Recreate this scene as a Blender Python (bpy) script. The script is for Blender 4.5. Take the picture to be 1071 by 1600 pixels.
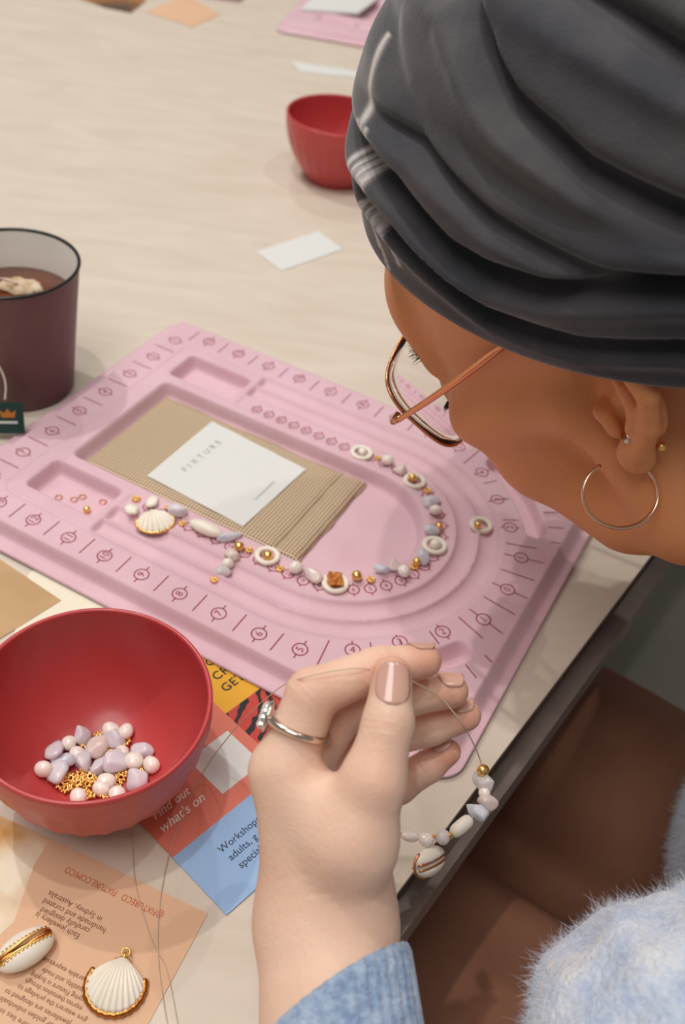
import bpy, bmesh, math, random
import numpy as np
from mathutils import Matrix, Vector
random.seed(7)
rng = np.random.default_rng(7)
for o in list(bpy.data.objects): bpy.data.objects.remove(o)
scene = bpy.context.scene
C = scene.collection
CM = 0.01
# ------------------------------------------------------------------ camera
FPX = 1556.0
RM = np.array([[0.9903601035870222, 0.0928548988951079, 0.10278537334797214],
               [0.13851666045318423, -0.6638897226330549, -0.7348901761209647],
               [0.0, 0.7420433976078384, -0.6703518449789001]])
CAMZ = 41.478                                     # camera height above the table, cm
CAM = np.array([0, 0, CAMZ])
cd = bpy.data.cameras.new('camera'); cam = bpy.data.objects.new('camera', cd); C.objects.link(cam)
cd.sensor_fit = 'VERTICAL'; cd.sensor_height = 36.0; cd.sensor_width = 24.0
cd.lens = 36.0 * FPX / 1600.0
cd.clip_start = 0.02; cd.clip_end = 50
m = Matrix.Identity(4)
for i in range(3):
    m[i][0] = RM[0][i]; m[i][1] = -RM[1][i]; m[i][2] = -RM[2][i]
m[2][3] = CAMZ * CM
cam.matrix_world = m
cd.dof.use_dof = True; cd.dof.focus_distance = 0.43; cd.dof.aperture_fstop = 9.5
scene.camera = cam
# ------------------------------------------------------------------ light
w = bpy.data.worlds.new('world'); scene.world = w; w.use_nodes = True
w.node_tree.nodes['Background'].inputs[0].default_value = (1.0, 0.95, 0.9, 1)
w.node_tree.nodes['Background'].inputs[1].default_value = 0.30
scene.view_settings.view_transform = 'Standard'
scene.view_settings.look = 'None'
scene.view_settings.exposure = -0.47
scene.view_settings.gamma = 1.0
scene.view_settings.use_curve_mapping = False
def lamp(name, kind, loc, tgt, power, size, col):
    l = bpy.data.lights.new(name, kind); l.energy = power; l.color = col
    if kind == 'AREA': l.shape = 'DISK'; l.size = size
    if kind == 'SPOT': l.shadow_soft_size = size; l.spot_size = math.radians(85); l.spot_blend = 0.6
    o = bpy.data.objects.new(name, l); C.objects.link(o)
    o.location = [v * CM for v in loc]
    d = Vector(tgt) - Vector(loc); o.rotation_euler = d.to_track_quat('-Z', 'Y').to_euler()
    return o
lamp('ceiling_spot', 'SPOT', (-105, 118, 225), (-2, 35, 0), 70, 0.025, (1, .965, .92))
lamp('ceiling_spot', 'SPOT', (-38, 30, 230), (-5, 35, 0), 50, 0.025, (1, .965, .92))
lamp('ceiling_spot', 'SPOT', (60, 72, 230), (18, 45, 0), 30, 0.025, (1, .965, .92))
lamp('ceiling_spot', 'SPOT', (-60, 240, 230), (-20, 140, 0), 45, 0.025, (1, .965, .92))
lamp('ceiling_panel', 'AREA', (-120, 150, 240), (0, 50, 0), 13, 1.6, (1, .97, .94))  # added unseen soft fill, stands in for the room's ambient light
lamp('ceiling_panel', 'AREA', (-55, -45, 245), (0, 30, 0), 33, 1.4, (1, .97, .94))  # added unseen fill on the camera side, brightens the hand
# ------------------------------------------------------------------ helpers
def DIR(x, y):
    d = np.array([(x - 535.5) / FPX, (y - 800) / FPX, 1.0]); d /= np.linalg.norm(d)
    return d @ RM
def P(x, y, z=0.0):                               # point of the horizontal plane z (cm)
    d = DIR(x, y); return CAM + d * ((z - CAMZ) / d[2])
def RAY(x, y, dist): return CAM + DIR(x, y) * dist
def lin(c):
    c = c / 255.0
    return c / 12.92 if c <= 0.04045 else ((c + 0.055) / 1.055) ** 2.4
def rgb(r, g, b): return (lin(r), lin(g), lin(b), 1)
MATS = {}
def mat(name, col, rough=.6, metal=0, col2=None, nscale=8, bump=0, bscale=60, trans=0, sss=0, spec=.5, coat=0, sheen=0, ior=1.45, stretch=None, ssc=None, sheenc=None):
    if name in MATS: return MATS[name]
    m = bpy.data.materials.new(name); m.use_nodes = True
    N, Lk = m.node_tree.nodes, m.node_tree.links
    b = N['Principled BSDF']
    b.inputs['Base Color'].default_value = col
    b.inputs['Roughness'].default_value = rough; b.inputs['Metallic'].default_value = metal
    b.inputs['IOR'].default_value = ior; b.inputs['Specular IOR Level'].default_value = spec
    b.inputs['Transmission Weight'].default_value = trans
    b.inputs['Coat Weight'].default_value = coat; b.inputs['Coat Roughness'].default_value = .15
    b.inputs['Sheen Weight'].default_value = sheen; b.inputs['Sheen Roughness'].default_value = .5
    if sheenc: b.inputs['Sheen Tint'].default_value = sheenc
    if sss:
        b.inputs['Subsurface Weight'].default_value = sss
        b.inputs['Subsurface Radius'].default_value = ssc or (.012, .005, .003)
        b.inputs['Subsurface Scale'].default_value = .35
    tc = N.new('ShaderNodeTexCoord'); mp = N.new('ShaderNodeMapping'); Lk.new(tc.outputs['Object'], mp.inputs[0])
    if stretch: mp.inputs['Scale'].default_value = stretch
    if col2:
        n = N.new('ShaderNodeTexNoise'); n.inputs['Scale'].default_value = nscale; n.inputs['Detail'].default_value = 4
        Lk.new(mp.outputs[0], n.inputs['Vector'])
        r = N.new('ShaderNodeValToRGB'); r.color_ramp.elements[0].position = .35; r.color_ramp.elements[1].position = .65
        r.color_ramp.elements[0].color = col; r.color_ramp.elements[1].color = col2
        Lk.new(n.outputs[0], r.inputs[0]); Lk.new(r.outputs[0], b.inputs['Base Color'])
    if bump:
        n2 = N.new('ShaderNodeTexNoise'); n2.inputs['Scale'].default_value = bscale; n2.inputs['Detail'].default_value = 3
        Lk.new(mp.outputs[0], n2.inputs['Vector'])
        bp = N.new('ShaderNodeBump'); bp.inputs['Strength'].default_value = bump; bp.inputs['Distance'].default_value = .001
        Lk.new(n2.outputs[0], bp.inputs['Height']); Lk.new(bp.outputs[0], b.inputs['Normal'])
    MATS[name] = m
    return m
def props(o, label=None, cat=None, group=None, kind=None):
    if label: o['label'] = label
    if cat: o['category'] = cat
    if group: o['group'] = group
    if kind: o['kind'] = kind
    return o
def empty(name, loc=(0, 0, 0), rz=0.0, label=None, cat=None, group=None, rot=None):
    o = bpy.data.objects.new(name, None); C.objects.link(o); o.empty_display_size = .01
    o.location = [float(v) * CM for v in loc]
    o.rotation_euler = rot if rot is not None else (0, 0, rz)
    return props(o, label, cat, group)
def mesh_data(name, V, F, material=None, smooth=True):
    V = np.asarray(V, float) * CM
    me = bpy.data.meshes.new(name)
    if isinstance(F, np.ndarray) and F.ndim == 2:
        k = F.shape[1]
        me.vertices.add(len(V)); me.vertices.foreach_set('co', V.ravel())
        me.loops.add(F.size); me.loops.foreach_set('vertex_index', F.ravel().astype(np.int32))
        me.polygons.add(len(F)); me.polygons.foreach_set('loop_start', np.arange(0, F.size, k, dtype=np.int32))
        me.update(calc_edges=True)
    else:
        me.from_pydata(V.tolist(), [], [list(map(int, f)) for f in F]); me.update()
    me.validate()
    if material: me.materials.append(material)
    me.polygons.foreach_set('use_smooth', [smooth] * len(me.polygons))
    return me
def add(name, me, parent=None, loc=None, rz=None, rot=None, **kw):
    o = bpy.data.objects.new(name, me); C.objects.link(o)
    if parent: o.parent = parent
    if loc is not None: o.location = [float(v) * CM for v in loc]
    if rz is not None: o.rotation_euler = (0, 0, rz)
    if rot is not None: o.rotation_euler = rot
    return props(o, **kw)
def obj(name, V, F, material, parent=None, smooth=True, **kw):
    return add(name, mesh_data(name, V, F, material, smooth), parent, **kw)
def join(parts):                                   # list of (V,F) -> V,F
    V, F, n = [], [], 0
    for v, f in parts:
        v = np.asarray(v, float); V.append(v); F += [[int(i) + n for i in q] for q in f]; n += len(v)
    return np.concatenate(V), F
def xf(vf, M=None, t=(0, 0, 0)):
    v, f = vf; v = np.asarray(v, float)
    if M is not None: v = v @ np.asarray(M).T
    return v + np.asarray(t, float), f
def box(x0, x1, y0, y1, z0, z1):
    V = [(x, y, z) for z in (z0, z1) for y in (y0, y1) for x in (x0, x1)]
    F = [(0, 2, 3, 1), (4, 5, 7, 6), (0, 1, 5, 4), (2, 6, 7, 3), (0, 4, 6, 2), (1, 3, 7, 5)]
    return V, F
def prism(poly, z0, z1):                          # poly in xy
    n = len(poly); poly = np.asarray(poly, float)[:, :2]
    A = sum(poly[i][0] * poly[(i + 1) % n][1] - poly[(i + 1) % n][0] * poly[i][1] for i in range(n))
    if A < 0: poly = poly[::-1]
    V = [(x, y, z0) for x, y in poly] + [(x, y, z1) for x, y in poly]
    F = [tuple(range(n))[::-1], tuple(range(n, 2 * n))] + [(i, (i + 1) % n, n + (i + 1) % n, n + i) for i in range(n)]
    return V, F
def lathe(prof, n=64, fn=None):
    V, F = [], []
    for j in range(n):
        a = 2 * math.pi * j / n
        for k, (r, z) in enumerate(prof):
            rr = fn(r, z, a, k) if fn else r
            V.append((rr * math.cos(a), rr * math.sin(a), z))
    k = len(prof)
    for j in range(n):
        for i in range(k - 1):
            a, b = j * k + i, ((j + 1) % n) * k + i
            F.append((a, b, b + 1, a + 1))
    return V, F
def smoothpath(pts, n):
    pts = np.asarray(pts, float); m_ = len(pts)
    if m_ < 3: return np.array([pts[0] + (pts[-1] - pts[0]) * t for t in np.linspace(0, 1, n)])
    out = []
    for t in np.linspace(0, m_ - 1 - 1e-9, n):
        i = int(t); u = t - i
        p0, p1, p2, p3 = pts[max(i - 1, 0)], pts[i], pts[i + 1], pts[min(i + 2, m_ - 1)]
        out.append(.5 * ((2 * p1) + (-p0 + p2) * u + (2 * p0 - 5 * p1 + 4 * p2 - p3) * u * u + (-p0 + 3 * p1 - 3 * p2 + p3) * u ** 3))
    return np.array(out)
def tube(pts, r, n=8, closed=False, cap=True):
    pts = np.asarray(pts, float); N_ = len(pts)
    r = np.full(N_, r) if np.isscalar(r) else np.asarray(r)
    if closed: T = np.roll(pts, -1, 0) - np.roll(pts, 1, 0)
    else: T = np.gradient(pts, axis=0)
    T /= np.linalg.norm(T, axis=1)[:, None] + 1e-12
    up = np.array([0, 0, 1.0]) if abs(T[0][2]) < .9 else np.array([1.0, 0, 0])
    u = np.cross(T[0], up); u /= np.linalg.norm(u)
    V, F = [], []
    for i in range(N_):
        u = u - T[i] * (u @ T[i]); u /= np.linalg.norm(u) + 1e-12
        v = np.cross(T[i], u)
        for k in range(n):
            a = 2 * math.pi * k / n
            V.append(pts[i] + r[i] * (math.cos(a) * u + math.sin(a) * v))
    for i in range(N_ if closed else N_ - 1):
        j = (i + 1) % N_
        for k in range(n):
            F.append((i * n + k, i * n + (k + 1) % n, j * n + (k + 1) % n, j * n + k))
    if cap and not closed:
        F.append(tuple(range(n))[::-1]); F.append(tuple(range((N_ - 1) * n, N_ * n)))
    return V, F
def sphere(r=1.0, nu=16, nv=10, c=(0, 0, 0), s=(1, 1, 1)):
    V, F = [], []
    V.append((0, 0, 1))
    for i in range(1, nv):
        th = math.pi * i / nv
        for j in range(nu):
            a = 2 * math.pi * j / nu
            V.append((math.sin(th) * math.cos(a), math.sin(th) * math.sin(a), math.cos(th)))
    V.append((0, 0, -1))
    for j in range(nu): F.append((0, 1 + j, 1 + (j + 1) % nu))
    for i in range(nv - 2):
        for j in range(nu):
            a = 1 + i * nu + j; b = 1 + i * nu + (j + 1) % nu
            F.append((a, a + nu, b + nu, b))
    e = len(V) - 1
    for j in range(nu): F.append((e, e - nu + (j + 1) % nu, e - nu + j))
    return np.array(V) * np.array(s) * r + np.array(c), F
TEXTS = {}
def text2d(s, size=1.0, shear=0.0, align='CENTER', space=1.0, bold=0.0):
    key = (s, shear, align, space, bold)
    if key not in TEXTS:
        cu = bpy.data.curves.new('t', 'FONT'); cu.body = s; cu.size = 1; cu.shear = shear
        cu.align_x = align; cu.align_y = 'CENTER'; cu.space_character = space; cu.resolution_u = 3; cu.offset = bold
        o = bpy.data.objects.new('t', cu); C.objects.link(o)
        me = o.to_mesh()
        V = np.array([v.co[:] for v in me.vertices]).reshape(-1, 3); F = [tuple(p.vertices) for p in me.polygons]
        o.to_mesh_clear(); bpy.data.objects.remove(o); bpy.data.curves.remove(cu)
        TEXTS[key] = (V, F)
    V, F = TEXTS[key]
    return V * size, F
def to_world(vf, origin, xdir, ydir, z):          # flat 2d piece to horizontal plane
    V, F = vf
    V = np.asarray(V, float)
    xd, yd = np.asarray(xdir)[:2], np.asarray(ydir)[:2]
    o = np.asarray(origin)[:2]
    W = o + V[:, :1] * xd + V[:, 1:2] * yd
    if xd[0] * yd[1] - xd[1] * yd[0] < 0: F = [tuple(f)[::-1] for f in F]
    return np.c_[W, np.full(len(W), z)], F

# ------------------------------------------------------------------ materials
M_GOLD = mat('gold', rgb(250, 205, 125), .33, 1)
M_ROSE = mat('rose_gold', rgb(216, 150, 110), .25, 1)
M_SILVER = mat('silver', rgb(225, 205, 190), .18, 1)
M_PEARL = mat('pearl', rgb(240, 228, 216), .22, 0, rgb(248, 236, 228), 90, spec=.6, coat=.5, sss=.15, ssc=(.01, .009, .008))
M_SHELLW = mat('white_shell', rgb(244, 236, 222), .35, 0, rgb(236, 226, 208), 60, sss=.2, ssc=(.01, .009, .007))
M_CHIPL = mat('lilac_stone', rgb(242, 232, 236), .25, 0, rgb(232, 224, 238), 120, trans=.2, sss=.3, ssc=(.02, .018, .02), spec=.5)
M_CHIPB = mat('pale_blue_stone', rgb(222, 226, 240), .25, 0, rgb(232, 230, 240), 120, trans=.2, sss=.3, ssc=(.02, .018, .02), spec=.5)
M_CHIPP = mat('pale_pink_stone', rgb(240, 214, 206), .25, 0, rgb(244, 226, 218), 120, trans=.2, sss=.3, ssc=(.02, .016, .014), spec=.5)
M_CLEAR = mat('clear_quartz', rgb(240, 230, 228), .2, 0, trans=.3, spec=.5, sss=.3, ssc=(.02, .018, .017))
M_THREAD = mat('nylon_thread', rgb(225, 205, 180), .2, 0, trans=.3)
M_BLACK = mat('black_ink', rgb(30, 26, 26), .6)
M_WHITEP = mat('white_card', rgb(222, 222, 218), .7)

# ------------------------------------------------------------------ structure: table, floor
EA = np.array([5.21, 22.46]); EB = np.array([18.7, 44.79])
ED = (EB - EA) / np.linalg.norm(EB - EA)          # along the edge, away from the camera
EN = np.array([-ED[1], ED[0]])                    # into the table
def wood():
    m = bpy.data.materials.new('pale_plywood'); m.use_nodes = True
    N, Lk = m.node_tree.nodes, m.node_tree.links; b = N['Principled BSDF']; b.inputs['Roughness'].default_value = .55
    tc = N.new('ShaderNodeTexCoord'); mp = N.new('ShaderNodeMapping'); mp.inputs['Scale'].default_value = (1.6, 6, 1)
    mp.inputs['Rotation'].default_value = (0, 0, .4)
    Lk.new(tc.outputs['Object'], mp.inputs[0])
    n = N.new('ShaderNodeTexNoise'); n.inputs['Scale'].default_value = 6; n.inputs['Detail'].default_value = 6; n.inputs['Distortion'].default_value = 1.2
    Lk.new(mp.outputs[0], n.inputs['Vector'])
    r = N.new('ShaderNodeValToRGB'); r.color_ramp.elements[0].position = .3; r.color_ramp.elements[1].position = .7
    r.color_ramp.elements[0].color = rgb(208, 194, 176); r.color_ramp.elements[1].color = rgb(218, 205, 189)
    Lk.new(n.outputs[0], r.inputs[0]); Lk.new(r.outputs[0], b.inputs['Base Color'])
    return m
M_WOOD = wood()
M_EDGE = mat('dark_table_edge', rgb(96, 74, 58), .7, 0, rgb(70, 52, 42), 30)
M_RAIL = mat('grey_steel_rail', rgb(150, 138, 128), .5, .2, rgb(136, 124, 116), 40)
def tpoly(u0, u1, v0, v1):                        # table frame: u along edge, v into the table
    return [EA + ED * u + EN * v for u, v in ((u0, v0), (u1, v0), (u1, v1), (u0, v1))]
table = empty('table', (EA[0], EA[1], 0), 0, 'long pale plywood table with a dark edge and grey rail', 'table')
off = np.array([EA[0], EA[1], 0])
def tobj(name, vf, mt, par=table, **kw): return obj(name, np.asarray(vf[0]) - off, vf[1], mt, par, smooth=False, **kw)
tobj('tabletop', prism(tpoly(-60, 260, 0, 150), -0.35, 0), M_WOOD)
tobj('table_edge', prism(tpoly(-60, 260, 0.05, 149.9), -1.6, -0.36), M_EDGE)
tobj('rail', prism(tpoly(-60, 260, -0.9, 2.4), -4.6, -2.4), M_RAIL)
for u in (-50, 250):
    for v in (5, 140): tobj('leg', prism(tpoly(u, u + 5, v, v + 5), -73, -1.62), M_RAIL)
M_FLOOR = mat('grey_floor', rgb(150, 146, 134), .6, 0, rgb(136, 132, 122), 5)
obj('floor', *prism([(-400, -300), (400, -300), (400, 500), (-400, 500)], -75, -73), M_FLOOR, smooth=False, kind='structure')

# ------------------------------------------------------------------ bead board
TH = math.radians(-23.47094)
BO = np.array([-17.44421, 40.29719])
BU = np.array([math.cos(TH), math.sin(TH)]); BV = np.array([-math.sin(TH), math.cos(TH)])
CV = 10.655; CU = 14.5; ZP = 1.2
def sstep(a, b, x):
    t = np.clip((x - a) / (b - a), 0, 1); return t * t * (3 - 2 * t)
def sdrr(u, v, cu, cv, hu, hv, r):
    qx = np.abs(u - cu) - hu + r; qy = np.abs(v - cv) - hv + r
    return np.hypot(np.maximum(qx, 0), np.maximum(qy, 0)) + np.minimum(np.maximum(qx, qy), 0) - r
def sdD(u, v, u0, R, r=.5):                        # rectangle from u0 to CU plus half disc of radius R
    a = sdrr(u, v, (u0 + CU + 2) / 2, CV, (CU + 2 - u0) / 2, R, r)
    b = np.hypot(u - CU, v - CV) - R
    return np.where(u < CU, a, b)
def board_z(u, v):
    u = np.asarray(u, float); v = np.asarray(v, float)
    px = np.maximum(np.where(u > CU, (u - 26.5) / .78, (-5.55 - u) / .5), 0)
    py = np.maximum(np.where(v > CV, (v - 22.3) / .42, (-1.0 - v) / .42), 0)
    t = np.hypot(px, py)
    z = ZP - .88 * sstep(-.12, 1.05, t)
    z = z + .05 * sstep(.35, .1, np.abs(t - 0)) * (t > 0)
    r = np.where(u < CU, np.abs(v - CV), np.hypot(u - CU, v - CV))
    on = sstep(2.95, 3.25, u)
    for a, b, d in ((5.35, 6.85, .12), (6.88, 8.2, .42), (8.23, 9.45, .40)):
        s = np.clip((r - a) / (b - a), 0, 1)
        z = z - on * d * np.clip(1 - (2 * s - 1) ** 2, 0, 1) ** .5
    dT = sdD(u, v, -3.4, 9.5, .9)
    z = z - .10 * np.exp(-(dT / .13) ** 2)
    def pocket(d, floor, wdt=.3):
        k = sstep(wdt * .2, -wdt, d); return floor * k + 9 * (1 - k), k
    for d, fl, wd in ((sdD(u, v, -2.15, 4.85, .55), .15, .32), (sdrr(u, v, 0, 3.52, 2.55, 1.43, .4), .2, .3), (sdrr(u, v, 0, 17.79, 2.55, 1.43, .4), .2, .3)):
        k = sstep(.06, -wd, d); z = z * (1 - k) + fl * k
    ang = np.degrees(np.arctan2(np.abs(v - CV), u - CU)); rr = np.hypot(u - CU, v - CV)
    am = np.clip(ang, 29, 60)
    ca, sa = CU + 11.75 * np.cos(np.radians(am)), 11.75 * np.sin(np.radians(am))
    d = np.hypot(u - ca, np.abs(v - CV) - sa) - .68
    k = sstep(.06, -.34, d); z = z * (1 - k) + .35 * k
    return z
M_PINK = mat('pink_flocked_plastic', rgb(224, 187, 197), .65, 0, rgb(219, 180, 190), 30, bump=.15, bscale=900, sheen=.2)
M_PINKD = mat('pink_underside', rgb(190, 130, 145), .7)
M_RED = mat('crimson_print', rgb(146, 28, 54), .6)
def make_board(name, loc, rz, label, fine=True, prints=True):
    e = empty(name, (loc[0], loc[1], 0), rz, label, 'bead board')
    st = .09 if fine else .25
    u = np.arange(-6.85, 27.79, st); v = np.arange(-2.25, 23.56, st)
    U, V = np.meshgrid(u, v, indexing='ij')
    cu, cv = (u[0] + u[-1]) / 2, (v[0] + v[-1]) / 2; hu, hv = (u[-1] - u[0]) / 2, (v[-1] - v[0]) / 2; cr = 1.5
    qx, qy = np.abs(U - cu) - hu + cr, np.abs(V - cv) - hv + cr
    d = np.hypot(np.maximum(qx, 0), np.maximum(qy, 0)); k = np.where((qx > 0) & (qy > 0) & (d > cr), cr / np.maximum(d, 1e-9), 1)
    U = np.where(k < 1, cu + np.sign(U - cu) * (hu - cr + qx * k), U)
    V = np.where(k < 1, cv + np.sign(V - cv) * (hv - cr + qy * k), V)
    Z = board_z(U, V)
    nu, nv = U.shape
    idx = np.arange(nu * nv).reshape(nu, nv)
    F = np.stack([idx[:-1, :-1], idx[1:, :-1], idx[1:, 1:], idx[:-1, 1:]], -1).reshape(-1, 4)
    ring = np.concatenate([idx[:, 0], idx[-1, 1:], idx[-2::-1, -1], idx[0, -2:0:-1]])
    VV = np.stack([U.ravel(), V.ravel(), Z.ravel()], 1)
    low = VV[ring].copy(); low[:, 2] -= .18
    n0 = len(VV); n = len(ring); ar = np.arange(n); nx = (ar + 1) % n
    F = np.concatenate([F, np.stack([ring[nx], ring[ar], n0 + ar, n0 + nx], 1)])
    obj('tray_body', np.concatenate([VV, low]), F, M_PINK, e)
    obj('base', *prism([(-5.6, -1), (26.6, -1), (26.6, 22.3), (-5.6, 22.3)], 0, .12), M_PINKD, e, smooth=False)
    if not prints: return e
    def drape(vf, dz=.012):
        V_, F_ = vf; V_ = np.asarray(V_, float).copy(); V_[:, 2] = board_z(V_[:, 0], V_[:, 1]) + dz; return V_, F_
    def ringmark(c, r, w_):
        n_ = 28; V_ = []; F_ = []
        for i in range(n_):
            a = 2 * math.pi * i / n_
            for q in (r - w_, r + w_): V_.append((c[0] + q * math.cos(a), c[1] + q * math.sin(a), 0))
        for i in range(n_):
            a, b_ = 2 * i, 2 * ((i + 1) % n_); F_.append((a, a + 1, b_ + 1, b_))
        return V_, F_
    def line(a, b_, w_, n_=4):
        a, b_ = np.array(a, float), np.array(b_, float); t = (b_ - a) / np.linalg.norm(b_ - a); q = np.array([-t[1], t[0]]) * w_
        V_, F_ = [], []
        for i in range(n_ + 1):
            p_ = a + (b_ - a) * i / n_; V_ += [(*(p_ - q), 0), (*(p_ + q), 0)]
        for i in range(n_): F_.append((2 * i, 2 * i + 2, 2 * i + 3, 2 * i + 1))
        return V_, F_
    def txt(s, c, xd, yd, size):
        return to_world(text2d(s, size), c, xd, yd, 0)
    W = .034
    def mark(c, s, rad, t1, t2, xd, yd, ax, size):
        c = np.array(c, float); ax = np.array(ax, float)
        L = [ringmark(c, rad, W), line(c + ax * rad, c + ax * (rad + t1), W), line(c - ax * rad, c - ax * (rad + t2), W), txt(s, c, xd, yd, size)]
        return L
    outer, inner, side = [], [], []
    for sgn in (-1, 1):                            # -1 near row, 1 far row
        v0 = CV + sgn * 10.655
        for nn in range(5, 14):
            c = ((12 - nn) * 2.54 + (0 if nn > 5 else -.2), v0 + (0 if nn > 5 else -sgn * .3))
            outer += mark(c, str(nn), .40, .28, .28, (0, 1), (-1, 0), (0, -sgn), .62)
            if nn > 5 or True:
                h = c[0] - 1.27
                if h > -4: outer.append(line((h, v0 - sgn * .75), (h, v0 + sgn * .62), W))
        outer.append(line((18.55, v0 - sgn * 1.7), (18.95, v0 + sgn * .75), W))
        for nn, (a, b_) in {1: (24.93, 2.9), 2: (23.4, 5.0), 3: (21.75, 6.95), 4: (19.9, 8.85)}.items():
            c = np.array([a, CV + sgn * b_]); rd = c - np.array([CU, CV]); rd /= np.linalg.norm(rd)
            tg = np.array([-rd[1], rd[0]])
            outer += mark(c, str(nn), .40, (.95 if nn == 1 else .2), (.6 if nn == 1 else .22), tg, -rd, rd, .62)
        for a in (7.6, 21, 33, 43.5, 53):
            q = np.array([math.cos(math.radians(a)), sgn * math.sin(math.radians(a))]); c = np.array([CU, CV])
            r2 = 11.9 if a < 8 else (11.7 if a < 22 else 10.85)
            outer.append(line(c + q * 9.85, c + q * r2, W, 6))
        for a in (24.5, 30.5, 36.5):
            q = np.array([math.cos(math.radians(a)), sgn * math.sin(math.radians(a))]); c = np.array([CU, CV])
            outer.append(line(c + q * 12.6, c + q * (13.2 if a < 28 else 13.6), W))
    outer += mark((25.21, CV), '0', .40, .85, .55, (0, 1), (-1, 0), (1, 0), .62)
    s0 = .965; R0 = 5.95
    for sgn in (-1, 1):
        for nn in range(0 if sgn < 0 else 1, 21):
            s = nn * s0; q = R0 * math.pi / 2
            if s < q:
                a = s / R0; c = (CU + R0 * math.cos(a), CV + sgn * R0 * math.sin(a)); rd = np.array([math.cos(a), sgn * math.sin(a)])
            else: c = (CU - (s - q), CV + sgn * R0); rd = np.array([0, sgn])
            inner += mark(c, str(nn), .33, .18, .16, np.array([-rd[1], rd[0]]), -rd, rd, .42)
    for k in range(9):
        v_ = 19.95 - 2.62 * k
        if v_ < -.3: break
        side += mark((-4.55, v_), str(k + 1), .40, .2, .2, (0, 1), (-1, 0), (1, 0), .62)
        if v_ - 1.31 > 0: side.append(line((-5.3, v_ - 1.31), (-3.75, v_ - 1.31), W))
    for nm, L in (('outer_scale_print', outer), ('channel_scale_print', inner), ('end_scale_print', side)):
        obj(nm, *drape(join(L)), M_RED, e, smooth=True)
    return e
board = make_board('bead_board', BO, TH, 'pink plastic bead board with numbered curved channels in front of the person')
def BP(u, v, z=0): return np.array([*(BO + BU * u + BV * v), z])
def uvof(w):
    d = np.asarray(w)[:2] - BO; return d @ BU, d @ BV
def onboard(x, y, up=0.0):                        # point on the board surface seen at a pixel
    z = 1.1
    for _ in range(12):
        q = P(x, y, z + up); z = float(board_z(*uvof(q)))
    q = P(x, y, z + up); q[2] = z
    return q

# ------------------------------------------------------------------ burlap pouch and card in the tray
def burlap():
    m = bpy.data.materials.new('burlap'); m.use_nodes = True
    N, Lk = m.node_tree.nodes, m.node_tree.links; b = N['Principled BSDF']; b.inputs['Roughness'].default_value = .9
    tc = N.new('ShaderNodeTexCoord')
    sep = N.new('ShaderNodeSeparateXYZ')
    nz = N.new('ShaderNodeTexNoise'); nz.inputs['Scale'].default_value = 60
    Lk.new(tc.outputs['Object'], nz.inputs['Vector'])
    mixv = N.new('ShaderNodeVectorMath'); mixv.operation = 'MULTIPLY_ADD'; mixv.inputs[1].default_value = (.0012,) * 3
    Lk.new(nz.outputs['Color'], mixv.inputs[0]); Lk.new(tc.outputs['Object'], mixv.inputs[2]); Lk.new(mixv.outputs[0], sep.inputs[0])
    def mth(op, a, b_=None, c=None):
        n = N.new('ShaderNodeMath'); n.operation = op
        for i, x in enumerate((a, b_, c)):
            if x is None: continue
            if isinstance(x, (int, float)): n.inputs[i].default_value = x
            else: Lk.new(x, n.inputs[i])
        return n.outputs[0]
    f = 2 * math.pi / .0021
    sx = mth('SINE', mth('MULTIPLY', sep.outputs[0], f)); sy = mth('SINE', mth('MULTIPLY', sep.outputs[1], f))
    hx = mth('SINE', mth('MULTIPLY', sep.outputs[0], f / 2)); hy = mth('SINE', mth('MULTIPLY', sep.outputs[1], f / 2))
    wv = mth('MULTIPLY', hx, hy)
    h = mth('MAXIMUM', mth('ABSOLUTE', hx), mth('ABSOLUTE', hy))
    r = N.new('ShaderNodeMapRange'); r.inputs[1].default_value = .5; r.inputs[2].default_value = 1.0; Lk.new(h, r.inputs[0])
    n2 = N.new('ShaderNodeTexNoise'); n2.inputs['Scale'].default_value = 25; Lk.new(tc.outputs['Object'], n2.inputs['Vector'])
    mx = N.new('ShaderNodeMix'); mx.data_type = 'RGBA'; mx.inputs[6].default_value = rgb(96, 66, 44); mx.inputs[7].default_value = rgb(224, 200, 168)
    Lk.new(r.outputs[0], mx.inputs[0])
    mx2 = N.new('ShaderNodeMix'); mx2.data_type = 'RGBA'; mx2.blend_type = 'MULTIPLY'; mx2.inputs[0].default_value = .35
    Lk.new(mx.outputs[2], mx2.inputs[6]); Lk.new(n2.outputs['Color'], mx2.inputs[7])
    Lk.new(mx.outputs[2], b.inputs['Base Color'])
    bp = N.new('ShaderNodeBump'); bp.inputs['Strength'].default_value = .7; bp.inputs['Distance'].default_value = .0012
    Lk.new(h, bp.inputs['Height']); Lk.new(bp.outputs[0], b.inputs['Normal'])
    return m
M_BURLAP = burlap()
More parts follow.
